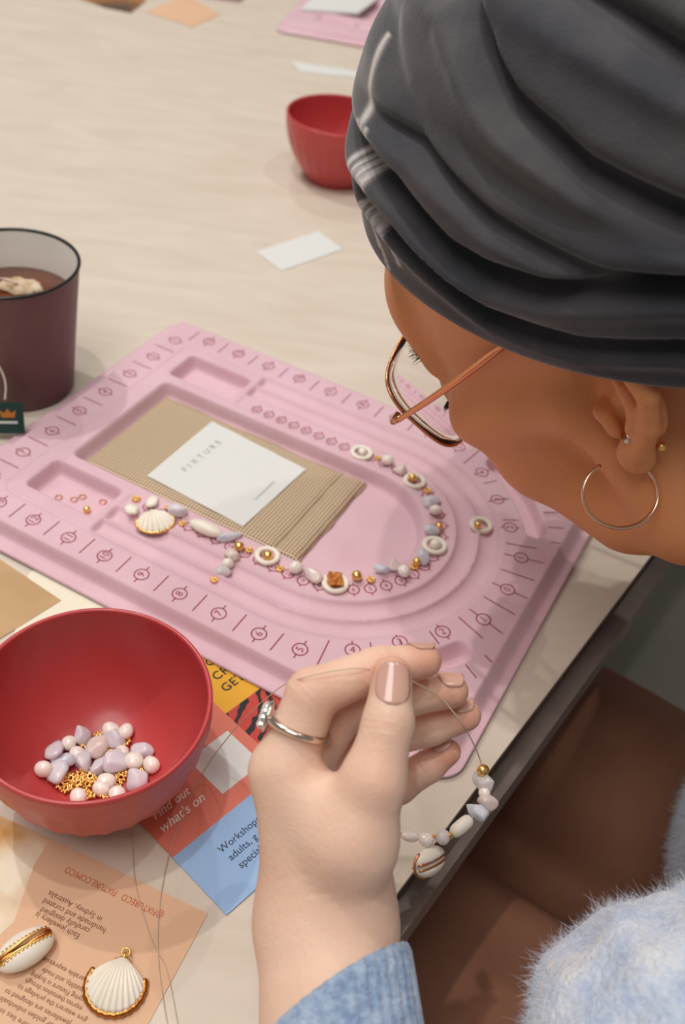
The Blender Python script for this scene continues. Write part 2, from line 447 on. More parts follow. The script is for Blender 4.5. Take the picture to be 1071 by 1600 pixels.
def pad(u0, u1, v0, v1, z0, zt, amp, seed, st=.2):
    r_ = np.random.default_rng(seed)
    us = np.arange(u0, u1 + 1e-6, st); vs = np.arange(v0, v1 + 1e-6, st)
    U, V = np.meshgrid(us, vs, indexing='ij')
    ph = r_.uniform(0, 6, 6)
    wu = .04 * np.sin(V * 1.3 + ph[0]) + .03 * np.sin(V * 3.1 + ph[1]); wv = .05 * np.sin(U * 1.1 + ph[2])
    ed = np.minimum.reduce([U - u0, u1 - U, V - v0, v1 - V])
    Z = zt * sstep(-.02, .45, ed) + amp * (np.sin(U * .8 + ph[3]) * np.sin(V * .7 + ph[4]) + .5 * np.sin(U * 1.9 + V + ph[5])) * sstep(0, 1, ed)
    nu, nv = U.shape; idx = np.arange(nu * nv).reshape(nu, nv)
    F = np.stack([idx[:-1, :-1], idx[1:, :-1], idx[1:, 1:], idx[:-1, 1:]], -1).reshape(-1, 4)
    top = np.stack([(U + wu * (U > (u0 + u1) / 2)).ravel(), (V + wv).ravel(), (z0 + .1 + Z).ravel()], 1)
    ring = np.concatenate([idx[:, 0], idx[-1, 1:], idx[-2::-1, -1], idx[0, -2:0:-1]]); low = top[ring].copy(); low[:, 2] = z0
    n0, n = len(top), len(ring); ar = np.arange(n); nx = (ar + 1) % n
    return np.concatenate([top, low]), np.concatenate([F, np.stack([ring[nx], ring[ar], n0 + ar, n0 + nx], 1)])
pouch = empty('burlap_pouch', BP(0, 0, 0), TH, 'flat natural burlap pouch lying in the bead board tray', 'pouch')
obj('pouch_body', *pad(-1.75, 12.3, 6.25, 15.05, .16, .22, .02, 1), M_BURLAP, pouch)
obj('pouch_flap', *pad(12.1, 13.95, 6.2, 15.1, .17, .32, .02, 3), M_BURLAP, pouch)
card = empty('square_card', BP(0, 0, 0), TH, 'white square card with faint lettering on the burlap pouch', 'card')
CZ = .56
def bxy(x, y, z): q = P(x, y, z); return uvof(q)
cp = [bxy(332, 658, CZ), bxy(478, 733, CZ), bxy(380, 822, CZ), bxy(230, 743, CZ)]
obj('card_sheet', *prism(cp, CZ - .05, CZ), M_WHITEP, card, smooth=False)
M_GREYINK = mat('grey_ink', rgb(150, 148, 146), .7)
obj('card_lettering', *to_world(text2d('FIXTURE', .62, space=1.75), bxy(316, 712, CZ), (.05, 1), (-1, .05), CZ + .01), M_GREYINK, card, smooth=False)
obj('card_small_lettering', *to_world(text2d('handmade jewellery', .27, space=1.0), bxy(414, 766, CZ), (.02, 1), (-1, .02), CZ + .01), M_GREYINK, card, smooth=False)

# ------------------------------------------------------------------ bowls
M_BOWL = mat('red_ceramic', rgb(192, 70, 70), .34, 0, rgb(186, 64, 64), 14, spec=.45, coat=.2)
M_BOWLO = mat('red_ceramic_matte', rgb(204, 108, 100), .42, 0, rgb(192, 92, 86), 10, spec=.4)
def make_bowl(loc, label, R=5.14, Hh=6.2, n=112, mo=None):
    e = empty('bowl', (loc[0], loc[1], 0), 0, label, 'bowl')
    t = np.linspace(0, 1, 26)
    po = [(0, .25), (R * .48, .25), (R * .50, 0), (R * .555, 0), (R * .565, .3)]
    for s in t: 
        r = R * (.57 + .43 * math.sin(s * math.pi / 2) ** .95); po.append((r, .35 + (Hh - .85) * s ** 1.12))
    po += [(R * 1.0, Hh - .3), (R * 1.0, Hh - .12)]
    NF = 26
    def flute(r, z, a, k):
        if k < 5 or z > Hh - 1.1: return r
        am = .075 * min(1, (Hh - 1.1 - z) / .4) * min(1, max(0, z - .3) / .8)
        return r - am * abs(math.sin(NF * a / 2)) * 1.0
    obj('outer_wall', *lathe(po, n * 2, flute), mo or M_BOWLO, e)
    pi_ = [(R * .0001, .62)]
    for s in np.linspace(.12, 1, 26):
        pi_.append((R * .955 * math.sin(s * math.pi / 2) ** .75 if s < 1 else R * .955, .62 + (Hh - .8) * (1 - math.cos(s * math.pi / 2)) ** 1.05))
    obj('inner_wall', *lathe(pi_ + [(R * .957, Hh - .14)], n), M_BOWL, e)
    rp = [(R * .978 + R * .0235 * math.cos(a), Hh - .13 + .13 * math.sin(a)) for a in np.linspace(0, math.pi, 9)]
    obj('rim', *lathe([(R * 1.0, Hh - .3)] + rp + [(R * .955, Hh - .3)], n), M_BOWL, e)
    return e
BC = np.array([-9.5, 25.21])
make_bowl(BC, 'red fluted ceramic bowl of pearls and beads, nearest the camera')
def bowl_in(r, R=5.14, Hh=6.2):                     # inside height at radius r
    s = (min(r / (R * .955), 1)) ** (1 / .75); a = math.asin(min(s, 1)); return .62 + (Hh - .8) * (1 - math.cos(a)) ** 1.05
fb = P(518, 299, 0)
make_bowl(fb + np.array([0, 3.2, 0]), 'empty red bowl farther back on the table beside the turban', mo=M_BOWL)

# ------------------------------------------------------------------ mug with tea
MC = np.array([-22.81, 54.39]); MR = 4.35; MH = 9.2
M_MUG = mat('mauve_brown_enamel', rgb(112, 76, 76), .45, 0, rgb(102, 68, 68), 20, bump=.2, bscale=700)
M_CREAM = mat('cream_enamel', rgb(244, 240, 232), .25, coat=.2)
mug = empty('mug', (*MC, 0), 0, 'mauve brown enamel mug with black rim holding tea', 'mug')
obj('mug_body', *lathe([(0, .1), (3.0, .1), (3.15, 0), (3.3, .12), (3.38, .5)] + [(3.38 + (MR - 3.38) * t ** 1.1, .5 + (MH - .6) * t) for t in np.linspace(.05, 1, 20)], 72), M_MUG, mug)
obj('mug_lining', *lathe([(MR - .13, MH - .05)] + [(3.2 + (MR - .14 - 3.2) * t ** 1.1, .5 + (MH - .6) * t) for t in np.linspace(.98, .02, 16)] + [(2.9, .4), (0, .4)], 72), M_CREAM, mug)
obj('mug_rim', *tube([(MR * math.cos(a) * .993, MR * math.sin(a) * .993, MH) for a in np.linspace(0, 2 * math.pi, 73)[:-1]], .12, 10, True), mat('black_enamel', rgb(28, 24, 24), .3), mug)
M_TEA = mat('black_tea', rgb(110, 52, 22), .06, 0, rgb(84, 36, 14), 25, spec=.6)
TZ = 6.7; tr = 3.2 + (MR - .14 - 3.2) * ((TZ - .5) / (MH - .6)) ** 1.1 + .02
obj('tea', *lathe([(0, TZ), (tr * .5, TZ), (tr, TZ + .02), (tr, TZ - .6), (0, TZ - .6)], 64), M_TEA, None, loc=(*MC, 0), label='brown tea filling the mauve mug', cat='tea')
bag = empty('tea_bag', (*MC, 0), 0, 'wet white tea bag floating in the mug with green tag', 'tea bag')
M_BAG = mat('wet_paper', rgb(214, 196, 170), .5, 0, rgb(190, 160, 125), 160, bump=.4, bscale=200)
g = P(34, 455, TZ) - np.array([*MC, 0])
sv, sf = sphere(1, 28, 16)
nn = np.sin(sv[:, 0] * 9 + sv[:, 1] * 5) * .12 + np.sin(sv[:, 1] * 13 - sv[:, 2] * 7) * .08
sv = sv * (1 + nn[:, None]) * np.array([1.45, .85, .42])
obj('bag', sv + np.array([g[0] - .2, g[1] + .3, TZ + .12]), sf, M_BAG, bag)
tg_c = P(14, 655, 2.0) - np.array([*MC, 0])         # tag hangs outside, toward the camera
M_STR = mat('cotton_string', rgb(214, 200, 184), .8)
dirm = np.array([tg_c[0], tg_c[1]]); dirm /= np.linalg.norm(dirm)
s1 = P(0, 575, 4.6) - np.array([*MC, 0])
tagp = np.array([tg_c[0], tg_c[1], 2.6]) + np.array([dirm[0], dirm[1], 0]) * .05
strpts = [(g[0] - .2, g[1], TZ + .5), (-1.9, -1.2, MH - .3), (-2.6, -3.55, MH + .16), (-2.55, -3.65, MH - .6), s1, (P(8, 625, 2.9) - np.array([*MC, 0]))]
obj('string', *tube(smoothpath(strpts, 40), .06, 6), M_STR, bag)
tx = np.array([-dirm[1], dirm[0], 0]); tn = np.array([dirm[0], dirm[1], .25]); tn /= np.linalg.norm(tn); ty = np.cross(tn, tx)
def tagbox(w0, w1, h0, h1, d0, d1, c):
    V, F = box(w0, w1, h0, h1, d0, d1); V = np.array(V); return c + V[:, :1] * tx + V[:, 1:2] * ty + V[:, 2:] * tn, F
ctag = P(4, 653, 1.6) - np.array([*MC, 0])
obj('tag', *tagbox(-1.3, 1.3, -1.05, 1.05, 0, .05, ctag), mat('dark_green_card', rgb(22, 62, 54), .6), bag, smooth=False)
obj('tag_stripe', *tagbox(-.9, .9, -.36, -.2, .05, .06, ctag), mat('white_ink', rgb(220, 226, 220), .7), bag, smooth=False)
crown = [(-.4, .05), (.4, .05), (.5, .55), (.2, .35), (0, .65), (-.2, .35), (-.5, .55)]
cv_, cf_ = prism(crown, .05, .065); cv_ = np.array(cv_) + np.array([.35, 0, 0])
obj('tag_emblem', ctag + cv_[:, :1] * tx + cv_[:, 1:2] * ty + cv_[:, 2:] * tn, cf_, mat('amber_ink', rgb(190, 120, 40), .6), bag, smooth=False)

# ------------------------------------------------------------------ papers on the table
def sheet(name, px, z, mt, par=None, th=.03, **kw):
    w_ = [P(x, y, z) for x, y in px]
    return obj(name, *prism(w_, z - th, z), mt, par, smooth=False, **kw)
M_KRAFT = mat('kraft_paper', rgb(200, 164, 122), .85, 0, rgb(190, 154, 112), 40)
M_TAN = mat('peach_tan_paper', rgb(226, 184, 150), .8, 0, rgb(222, 180, 146), 6)
M_CORAL = mat('coral_print', rgb(222, 122, 102), .6, 0, rgb(218, 116, 96), 10)
M_CORALP = mat('pale_coral_print', rgb(228, 132, 112), .6)
M_BLUE = mat('sky_blue_print', rgb(152, 186, 226), .6)
M_YEL = mat('yellow_print', rgb(232, 172, 40), .6)
M_WINK = mat('white_print', rgb(244, 232, 222), .7)
M_NAVY = mat('navy_ink', rgb(50, 60, 84), .7)
M_BROWNINK = mat('brown_ink', rgb(120, 66, 40), .7)
M_ORINK = mat('orange_ink', rgb(200, 92, 40), .7)
def tiger():
    m = bpy.data.materials.new('tiger_print'); m.use_nodes = True
    N, Lk = m.node_tree.nodes, m.node_tree.links; b = N['Principled BSDF']; b.inputs['Roughness'].default_value = .6
    tc = N.new('ShaderNodeTexCoord'); wv = N.new('ShaderNodeTexWave'); wv.inputs['Scale'].default_value = 45; wv.inputs['Distortion'].default_value = 9; wv.inputs['Detail Scale'].default_value = 1.2
    Lk.new(tc.outputs['Object'], wv.inputs['Vector'])
    r = N.new('ShaderNodeValToRGB'); r.color_ramp.interpolation = 'CONSTANT'
    r.color_ramp.elements[0].color = rgb(24, 18, 18); r.color_ramp.elements[1].color = rgb(196, 62, 48); r.color_ramp.elements[1].position = .38
    Lk.new(wv.outputs[0], r.inputs[0]); Lk.new(r.outputs[0], b.inputs['Base Color']); return m
# kraft and cream sheets at the left edge
sheet('kraft_sheet', [(-260, 700), (96, 938), (-20, 1010), (-330, 820)], .06, M_KRAFT, label='kraft brown paper sheet at the left edge behind the red bowl', cat='paper')
cream = sheet('cream_sheet', [(45, 896), (60, 886), (240, 960), (170, 1090), (20, 1000)], .03, mat('cream_paper', rgb(236, 228, 206), .8), label='cream paper slip between kraft sheet and bead board', cat='paper')
teal = empty('teal_flyer', P(110, 915, 0), 0, 'glossy teal and black flyer peeking out under the bead board', 'flyer')
tb = P(110, 915, 0)
def tsheet(name, px, z, mt): 
    w_ = [P(x, y, z) - tb for x, y in px]; return obj(name, *prism(w_, z - .02, z), mt, teal, smooth=False)
tsheet('teal_panel', [(56, 888), (80, 880), (160, 915), (146, 930), (110, 918)], .055, mat('teal_print', rgb(84, 160, 168), .5))
tsheet('black_panel', [(110, 919), (128, 925), (150, 915), (240, 960), (190, 958)], .06, mat('black_print', rgb(36, 36, 40), .5))
# the colour flyer
fo = P(365, 1420, 0)
fr = P(400, 1235, 0) - P(270, 1340, 0); fr = fr[:2] / np.linalg.norm(fr[:2]); fd = np.array([fr[1], -fr[0]])  # reading direction, downward
if fd @ (fo[:2] - P(270, 1340, 0)[:2]) < 0: fd = -fd
flyer = empty('event_flyer', fo, 0, 'colourful printed flyer with yellow, coral and blue panels under the red bowl', 'flyer')
def FC(x, y):
    q = (P(x, y, .08) - fo)[:2]; return np.array([q @ fr, q @ fd])
def fpan(name, a0, a1, b0, b1, mt, z=.08, th=.03):  # a along reading, b downward
    poly = [fr * a + fd * b for a, b in ((a0, b0), (a1, b0), (a1, b1), (a0, b1))]
    return obj(name, *prism(poly, z - th, z), mt, flyer, smooth=False)
b_blue = FC(270, 1340)[1]; a_left = FC(270, 1340)[0]
b_bot = FC(365, 1420)[1]
c1 = FC(330, 1098); c2 = FC(395, 1150); b_yt = FC(357, 1112)[1]
a_mid = (c1[0] + c2[0]) / 2
b_cor = FC(338, 1105)[1]
0 and print('FLY', a_left, b_blue, b_bot, c1, c2, a_mid, b_yt, FC(215, 1290), FC(345, 1120), FC(280, 1100))
fpan('blue_panel', a_left, a_mid + 7, b_blue, b_bot, M_BLUE)
fpan('coral_panel', a_left, a_mid, b_blue - 6.2, b_blue, M_CORAL)
fpan('white_panel', a_mid - 2.6, a_mid, b_blue - 8.2, b_blue - 6.2, mat('pale_grey_print', rgb(206, 200, 204), .6))
fpan('yellow_panel', a_mid, a_mid + 5.5, b_yt - 7.0, b_yt, M_YEL)
fpan('tiger_panel', a_mid, a_mid + 7, b_yt, b_blue - 1.6, tiger())
fpan('pale_coral_panel', a_mid - .02, a_mid + 7, b_blue - 1.6, b_blue, M_CORALP)
q = FC(352, 1190); 
fpan('white_square', q[0] - 1.25, q[0] + 1.25, q[1] - 1.25, q[1] + 1.25, M_WHITEP, .09, .01)
def ftext(name, s, x, y, size, mt, align='LEFT', **kw):
    c = FC(x, y); V, F = to_world(text2d(s, size, align=align, **kw), fr * c[0] + fd * c[1], fr, -fd, .093)
    return obj(name, V, F, mt, flyer, smooth=False)
ftext('lettering', 'Workshops', 343, 1330, .5, M_NAVY); ftext('lettering', 'adults, g', 358, 1342, .5, M_NAVY); ftext('lettering', 'special', 374, 1354, .5, M_NAVY)
ftext('lettering', 'Find out', 238, 1278, .62, M_WINK, shear=.35, bold=.01); ftext('lettering', "what's on", 249, 1298, .66, M_WINK, shear=.35, bold=.01)
ftext('lettering', 'GET', 348, 1078, .72, M_BLACK, bold=.012, space=1.1); ftext('lettering', 'CR', 334, 1060, .72, M_BLACK, bold=.012, space=1.1); ftext('lettering', 'TO', 312, 1046, .72, M_BLACK, bold=.012, space=1.1)
# peach leaflet with upside down text
lo = P(325, 1428, 0)
le1 = P(77, 1311, 0) - lo; le1 = le1[:2] / np.linalg.norm(le1[:2])       # along the top edge, leftwards
le2 = P(232, 1600, 0) - lo; le2 = le2[:2] / np.linalg.norm(le2[:2])       # along the right edge, towards camera
leaf = empty('peach_leaflet', lo, 0, 'peach leaflet with upside-down brown text under the shell pendants', 'leaflet')
sh = [np.zeros(2), le1 * 17, le1 * 17 + le2 * 12, le2 * 12]
obj('leaflet_sheet', *prism(sh, .015, .045), M_TAN, leaf, smooth=False)
LP = lambda x, y: (P(x, y, .05) - lo)[:2]
M_PHOTO = mat('gold_photo_print', rgb(196, 140, 60), .5, 0, rgb(240, 226, 200), 28)
obj('photo_print', *prism([LP(-60, 1245), LP(77, 1312), LP(54, 1350), LP(22, 1440), LP(-10, 1470), LP(-90, 1440)], .046, .05), M_PHOTO, leaf, smooth=False)
def ltext(s, x, y, x2, y2, size, mt, **kw):          # reading from pixel x,y to x2,y2
    a, b_ = LP(x, y), LP(x2, y2); d = (b_ - a) / np.linalg.norm(b_ - a); up = np.array([-d[1], d[0]])
    tv, tf = text2d(s, size, align='LEFT', **kw)
    sc = np.linalg.norm(b_ - a) / max(tv[:, 0].max(), 1e-6); tv = tv * np.array([sc, 1, 1])
    obj('lettering', *to_world((tv, tf), a, d, up, .053), mt, leaf, smooth=False)
for s, a in (('Each jewellery is', (124, 1464, 56, 1428)), ('carefully designed', (140, 1455, 64, 1421)), ('handmade and curated', (165, 1455, 68, 1407)), ('in Sydney, Australia', (159, 1437, 76, 1395))):
    ltext(s, *a, .35, M_BROWNINK)
ltext('@FIXTURECO   FIXTURE.COM/CO', 255, 1431, 103, 1358, .42, M_ORINK)
for s, a in (('wearable expression', (142, 1536, 62, 1495)), ('versatility, and made', (138, 1552, 66, 1515)), ('buying Fixture is buying', (135, 1566, 48, 1521)), ('express themselves through', (128, 1577, 40, 1531)), ('give wearers the privilege to', (135, 1595, 28, 1541)),
             ('jewelleries are designed to', (110, 1600, 8, 1548)), ('for golden individuals', (85, 1604, 0, 1560)), ('Fixture lies in', (60, 1612, 0, 1578))):
    ltext(s, *a, .29, M_BROWNINK)

# ------------------------------------------------------------------ background on the table
sheet('white_card', [(400, 393), (497, 361), (536, 389), (440, 423)], .06, M_WHITEP, label='small blank white card on the table below the far bowl', cat='card')
sheet('white_slip', [(455, 95), (560, 112), (600, 125), (470, 112)], .06, M_WHITEP, label='narrow white paper slip behind the far bowl', cat='paper')
fbp = P(462, 58, 0)
make_board('bead_board', fbp[:2] + np.array([0, 0]) - np.array([math.cos(-.1), math.sin(-.1)]) * -4.2 + np.array([0, 2.5]), -.12, 'out of focus pink bead board at the far end of the table', fine=False, prints=False)
sheet('white_sheet', [(470, 14), (560, 20), (600, -10), (500, -14)], 1.5, M_WHITEP, th=.3, label='white paper resting in the far pink board', cat='paper')
M_ORG = mat('orange_photo', rgb(206, 140, 62), .6, 0, rgb(90, 70, 56), 10)
sheet('orange_leaflet', [(120, -4), (165, 12), (205, 20), (230, 0), (200, -16)], .06, M_ORG, label='blurred orange leaflet at the top left of the table', cat='leaflet')
sheet('peach_sheet', [(228, 18), (300, 42), (345, 22), (290, -8)], .06, M_TAN, label='blurred peach sheet beside the orange leaflet', cat='paper')
sheet('mauve_sheet', [(300, -6), (375, 4), (400, -14), (330, -24)], .06, mat('mauve_print', rgb(160, 120, 126), .7), label='blurred mauve sheet at the top edge of the table', cat='paper')

# ------------------------------------------------------------------ beads
def rotm(ax, ay, az):
    from mathutils import Euler
    return np.array(Euler((ax, ay, az)).to_matrix())
BEADME = {}
def me_pearl(seed, mt):
    k = ('pearl', seed, mt.name)
    if k not in BEADME:
        r_ = np.random.default_rng(seed); v, f = sphere(1, 18, 12)
        a = r_.normal(size=(3, 3)); d = sum(np.sin(v @ a[i] * 1.6 + i) for i in range(3)) * .035
        v = v * (1 + d[:, None]) * np.array([1, r_.uniform(.82, .95), r_.uniform(.78, .9)])
        BEADME[k] = mesh_data('pearl_bead', v, f, mt)
    return BEADME[k]
def me_chip(seed, mt):
    k = ('chip', seed, mt.name)
    if k not in BEADME:
        r_ = np.random.default_rng(seed); v, f = sphere(1, 22, 14)
        n_ = r_.normal(size=(13, 3)); n_ /= np.linalg.norm(n_, axis=1)[:, None]; d_ = r_.uniform(.72, 1.0, 13)
        c_ = np.maximum(v @ n_.T, .02) / d_
        rad_ = 1 / (np.sum(c_ ** 14, 1) ** (1 / 14))
        BEADME[k] = mesh_data('stone_chip', v * np.minimum(rad_, 1.35)[:, None] * np.array([1.08, .86, .66]), f, mt)
    return BEADME[k]
def torus(R, r, nu=24, nv=8, c=(0, 0, 0)):
    return tube([(c[0] + R * math.cos(a), c[1] + R * math.sin(a), c[2]) for a in np.linspace(0, 2 * math.pi, nu + 1)[:-1]], r, nv, True)
def me_daisy():
    if 'daisy' not in BEADME:
        L = [torus(.42, .2, 18, 6)]
        for i in range(7):
            a = 2 * math.pi * i / 7; L.append(sphere(.27, 8, 6, (.7 * math.cos(a), .7 * math.sin(a), 0)))
        BEADME['daisy'] = mesh_data('daisy_spacer', *join(L), M_GOLD)
    return BEADME['daisy']
def me_gold():
    if 'gold' not in BEADME:
        prof = [(.3, .72), (.42, .86)] + [(math.cos(t), math.sin(t) * .9) for t in np.linspace(1.1, -1.1, 14)] + [(.42, -.86), (.3, -.72), (.3, .72)]
        BEADME['gold'] = mesh_data('gold_bead', *lathe(prof, 24), M_GOLD)
    return BEADME['gold']
def me_ring():
    if 'ring' not in BEADME:
        prof = [(.62 + .0, .0)] + [(.80 + .2 * math.cos(t), .16 * math.sin(t)) for t in np.linspace(math.pi, -math.pi, 20)]
        prof = [(.79 + .21 * math.copysign(abs(math.cos(t)) ** .7, math.cos(t)), .17 * math.copysign(abs(math.sin(t)) ** .7, math.sin(t))) for t in np.linspace(math.pi, -math.pi, 25)]
        BEADME['ring'] = mesh_data('shell_ring', *lathe(prof, 40), M_SHELLW)
    return BEADME['ring']
def bead(name, me, q, r, lift, label, group=None, rot=None, cat='bead', s=None):
    o = add(name, me, None, label=label, cat=cat, group=group)
    o.location = [float(q[0]) * CM, float(q[1]) * CM, float(q[2] + lift) * CM]
    o.scale = ((r, r, r) if s is None else s)
    if name == 'stone_chip' and s is None: o.scale = (r * 1.08, r * 1.08, r * 1.1)
    o.rotation_euler = rot if rot is not None else (0, 0, random.uniform(0, 6))
    return o
GB = 'loose beads laid out on the pink bead board'
TN = lambda: (random.uniform(-.25, .25), random.uniform(-.25, .25), random.uniform(0, 6))
def D_(x, y, lab, r=.30): 
    q = onboard(x, y, .15); bead('daisy_spacer', me_daisy(), q, r, r * .27, lab, GB)
def G_(x, y, lab, r=.32): q = onboard(x, y, r); bead('gold_bead', me_gold(), q, r, r * .92, lab, GB, (random.uniform(.3, .8), .2, random.uniform(0, 6)))
def PE(x, y, lab, r=.42, seed=1): q = onboard(x, y, r * .8); bead('pearl_bead', me_pearl(seed, M_PEARL), q, r, r * .84, lab, GB)
def CH(x, y, lab, r=.42, seed=1, mt=M_CHIPL, s=None, rz=None): q = onboard(x, y, r * .5); bead('stone_chip', me_chip(seed, mt), q, r, r * .55, lab, GB, (0, 0, rz if rz is not None else random.uniform(0, 6)), s=s)
def RG(x, y, lab, r=.74, tilt=(0, 0)): q = onboard(x, y, .12); bead('shell_ring', me_ring(), q, r, r * .17 + (.03 if tilt == (0, 0) else .1), lab, GB, (tilt[0], tilt[1], 0))
def scallop(W_, H_, D_z, ribs=13, nu=66, nv=22):
    V, F = [], []
    A = math.radians(60)
    for i in range(nv):
        s = (i / (nv - 1)) ** .9
        for j in range(nu):
            a = -1 + 2 * j / (nu - 1)
            th = a * math.radians(64); R_ = H_ * (1 - .40 * abs(a) ** 2.3) * (1 + .012 * math.cos(ribs * math.pi * a)); kx = W_ / (1.14 * H_)
            x = (s * R_ * math.sin(th)) * kx + .13 * W_ * a * (1 - s); y = s * R_ * math.cos(th)
            dome = math.sqrt(max(0, 1 - a * a * .96)) * math.sin(math.pi * min(s * .55 + .18, 1) ) * (1 - .55 * s ** 3)
            z = D_z * dome + (.085 * W_ / 2) * math.cos(ribs * math.pi * a) * min(1, s * 1.6) * (1 - a ** 6)
            V.append((x, y - H_ * .5, max(z, .02)))
    n = len(V)
    for i in range(nv - 1):
        for j in range(nu - 1):
            a = i * nu + j; F.append((a, a + nu, a + nu + 1, a + 1))
    edge = [i * nu for i in range(nv)] + [(nv - 1) * nu + j for j in range(1, nu)] + [i * nu + nu - 1 for i in range(nv - 2, 0, -1)]
    V += [(V[k][0], V[k][1], 0) for k in edge]; m_ = len(edge)
    for k in range(m_): F.append((edge[k], n + k, n + (k + 1) % m_, edge[(k + 1) % m_]))
    rim = [np.array(V[(nv - 1) * nu + j]) * np.array([1.0, 1.0, .5]) for j in range(nu)]
    return V, F, rim
D_(213, 778, 'gold daisy spacer on the printed mark above the scallop shell')
CH(207, 797, 'white pebble bead left of the small scallop shell', .38, 3, M_SHELLW)
CH(238, 784, 'white pebble bead just behind the small scallop shell', .36, 4, M_SHELLW)
V, F, rim = scallop(2.1, 1.75, .62, 11)
q = onboard(243, 812, .3); sh_ = empty('scallop_shell', q, math.radians(-155), 'small white scallop shell with gold crusted edge on the bead board', 'shell')
obj('shell', V, F, M_SHELLW, sh_)
rr_ = np.array(rim); rr_[:, 2] = .08 + np.abs(np.sin(np.arange(len(rr_)) * 1.1)) * .05
obj('gold_edge', *tube(rr_, .075 + .03 * np.abs(np.sin(np.arange(len(rr_)) * .9)), 6), M_GOLD, sh_)
D_(262, 791, 'gold daisy spacer between scallop shell and lilac chip', .22)
CH(279, 799, 'round lilac stone chip right of the scallop shell', .46, 5, M_CHIPL)
D_(285, 816, 'gold daisy spacer between scallop shell and long white bead', .26)
q = onboard(322, 826, .35); sv, sf = sphere(1, 24, 14)
lb = bead('long_bead', mesh_data('long_bead', sv, sf, M_SHELLW), q, 1, .38, 'long oval white shell bead on the bead board', GB, (0, 0, TH + .06), s=(1.08, .43, .36))
CH(356, 838, 'knobbly lilac chip at the end of the long white bead', .42, 6, M_CHIPB, s=(.62, .32, .4), rz=.5)
G_(374, 853, 'gold round bead left of the lowest left shell ring', .30)
D_(390, 858, 'gold daisy spacer touching the left shell ring', .26)
CH(364, 869, 'pale pink chip at the top of the short side row', .36, 7, M_CHIPP)
PE(356, 880, 'pearl in the short side row of beads', .36, 2)
CH(347, 894, 'clear pink chip in the short side row of beads', .40, 8, M_CLEAR)
D_(335, 904, 'gold daisy spacer ending the short side row', .27)
RG(418, 869, 'white shell ring with a gold bead inside, left part of the row')
G_(419, 868, 'gold bead lying inside the left white shell ring', .30)
D_(438, 887, 'gold daisy spacer between shell ring and pearl', .28)
PE(462, 887, 'round pearl left of the amber crystal', .42, 3)
CH(490, 899, 'clear pale pink chip left of the amber crystal', .42, 9, M_CHIPP)
RG(524, 912, 'white shell ring holding the amber crystal', .78)
v_, f_ = box(-.34, .34, -.34, .34, -.2, .2); 
bm = bmesh.new(); bmesh.ops.create_cube(bm, size=1)
bmesh.ops.subdivide_edges(bm, edges=bm.edges[:], cuts=3, use_grid_fill=True)
for v in bm.verts: v.co = Vector((v.co.x * .75 * CM, v.co.y * .8 * CM, v.co.z * .5 * CM)) + Vector((rng.normal(), rng.normal(), rng.normal())) * .03 * CM
me = bpy.data.meshes.new('amber_crystal'); bm.to_mesh(me); bm.free(); me.materials.append(mat('amber_crystal', rgb(196, 104, 40), .15, .0, rgb(226, 160, 90), 260, trans=.15))
bead('amber_crystal', me, onboard(524, 908, .3), 1, .38, 'rough amber crystal bead standing in a white shell ring', GB, (.3, .2, .3))
G_(558, 899, 'gold round bead beside the number six', .31)
D_(580, 904, 'gold daisy spacer beside the number five', .29)
CH(598, 890, 'pale blue chip beside the number four', .36, 10, M_CHIPB)
CH(617, 884, 'pale pink chip between blue chip and pearl', .38, 11, M_CHIPP)
PE(631, 893, 'round pearl at the lower right bend of the row', .40, 4)
D_(648, 884, 'gold daisy spacer after the lower right pearl', .29)
G_(652, 877, 'gold round bead leaning on the lower right daisy spacer', .26)
CH(661, 872, 'lilac blue chip below the right shell ring', .44, 12, M_CHIPB)
RG(679, 853, 'white shell ring with a pearl inside at the right bend', .76)
PE(681, 851, 'pearl resting in the right hand shell ring', .36, 5)
CH(672, 828, 'pale blue chip above the right shell ring', .40, 13, M_CHIPB)
G_(687, 822, 'gold bead pair top at the right bend', .26); D_(684, 829, 'gold daisy spacer at the right bend above the shell ring', .28)
PE(681, 797, 'cream pearl on the right bend of the row', .40, 6)
CH(671, 783, 'lilac white chip on the right bend of the row', .44, 14, M_CHIPL)
D_(669, 765, 'gold daisy spacer right of the upper shell ring', .30)
RG(648, 752, 'white shell ring with an amber gold bead under the glasses')
G_(645, 746, 'amber gold bead in the upper right shell ring', .30)
CH(626, 735, 'pale peach chip left of the upper right shell ring', .40, 15, M_CHIPP)
PE(606, 719, 'flat cream pearl next to the topmost shell ring', .40, 7)
D_(591, 714, 'gold daisy spacer next to the topmost shell ring', .26)
RG(565, 708, 'topmost white shell ring at the pouch corner')
PE(566, 706, 'small pearl inside the topmost shell ring', .30, 8)
RG(752, 821, 'lone white shell ring in the outer channel', .72)
G_(747, 820, 'small gold bead inside the lone shell ring', .24)
# findings in the near pocket
M_JR = mesh_data('jump_ring', *torus(.2, .035, 20, 6), M_ROSE)
for x, y, lab in ((92, 778, 'gold jump ring at the left of the pocket'), (116, 781, 'gold jump ring in the middle of the pocket'), (129, 777, 'gold jump ring touching its neighbour in the pocket'), (161, 785, 'gold jump ring at the right wall of the pocket')):
    q = onboard(x, y); bead('jump_ring', M_JR, q, 1, .04, lab, 'jump rings in the board pocket', (0, 0, 0), 'jump ring')
q = onboard(136, 800); q[2] = .2
bead('crimp_bead', me_gold(), q, .22, .2, 'dark gold crimp bead in the board pocket', None, (1.2, 0, .5))
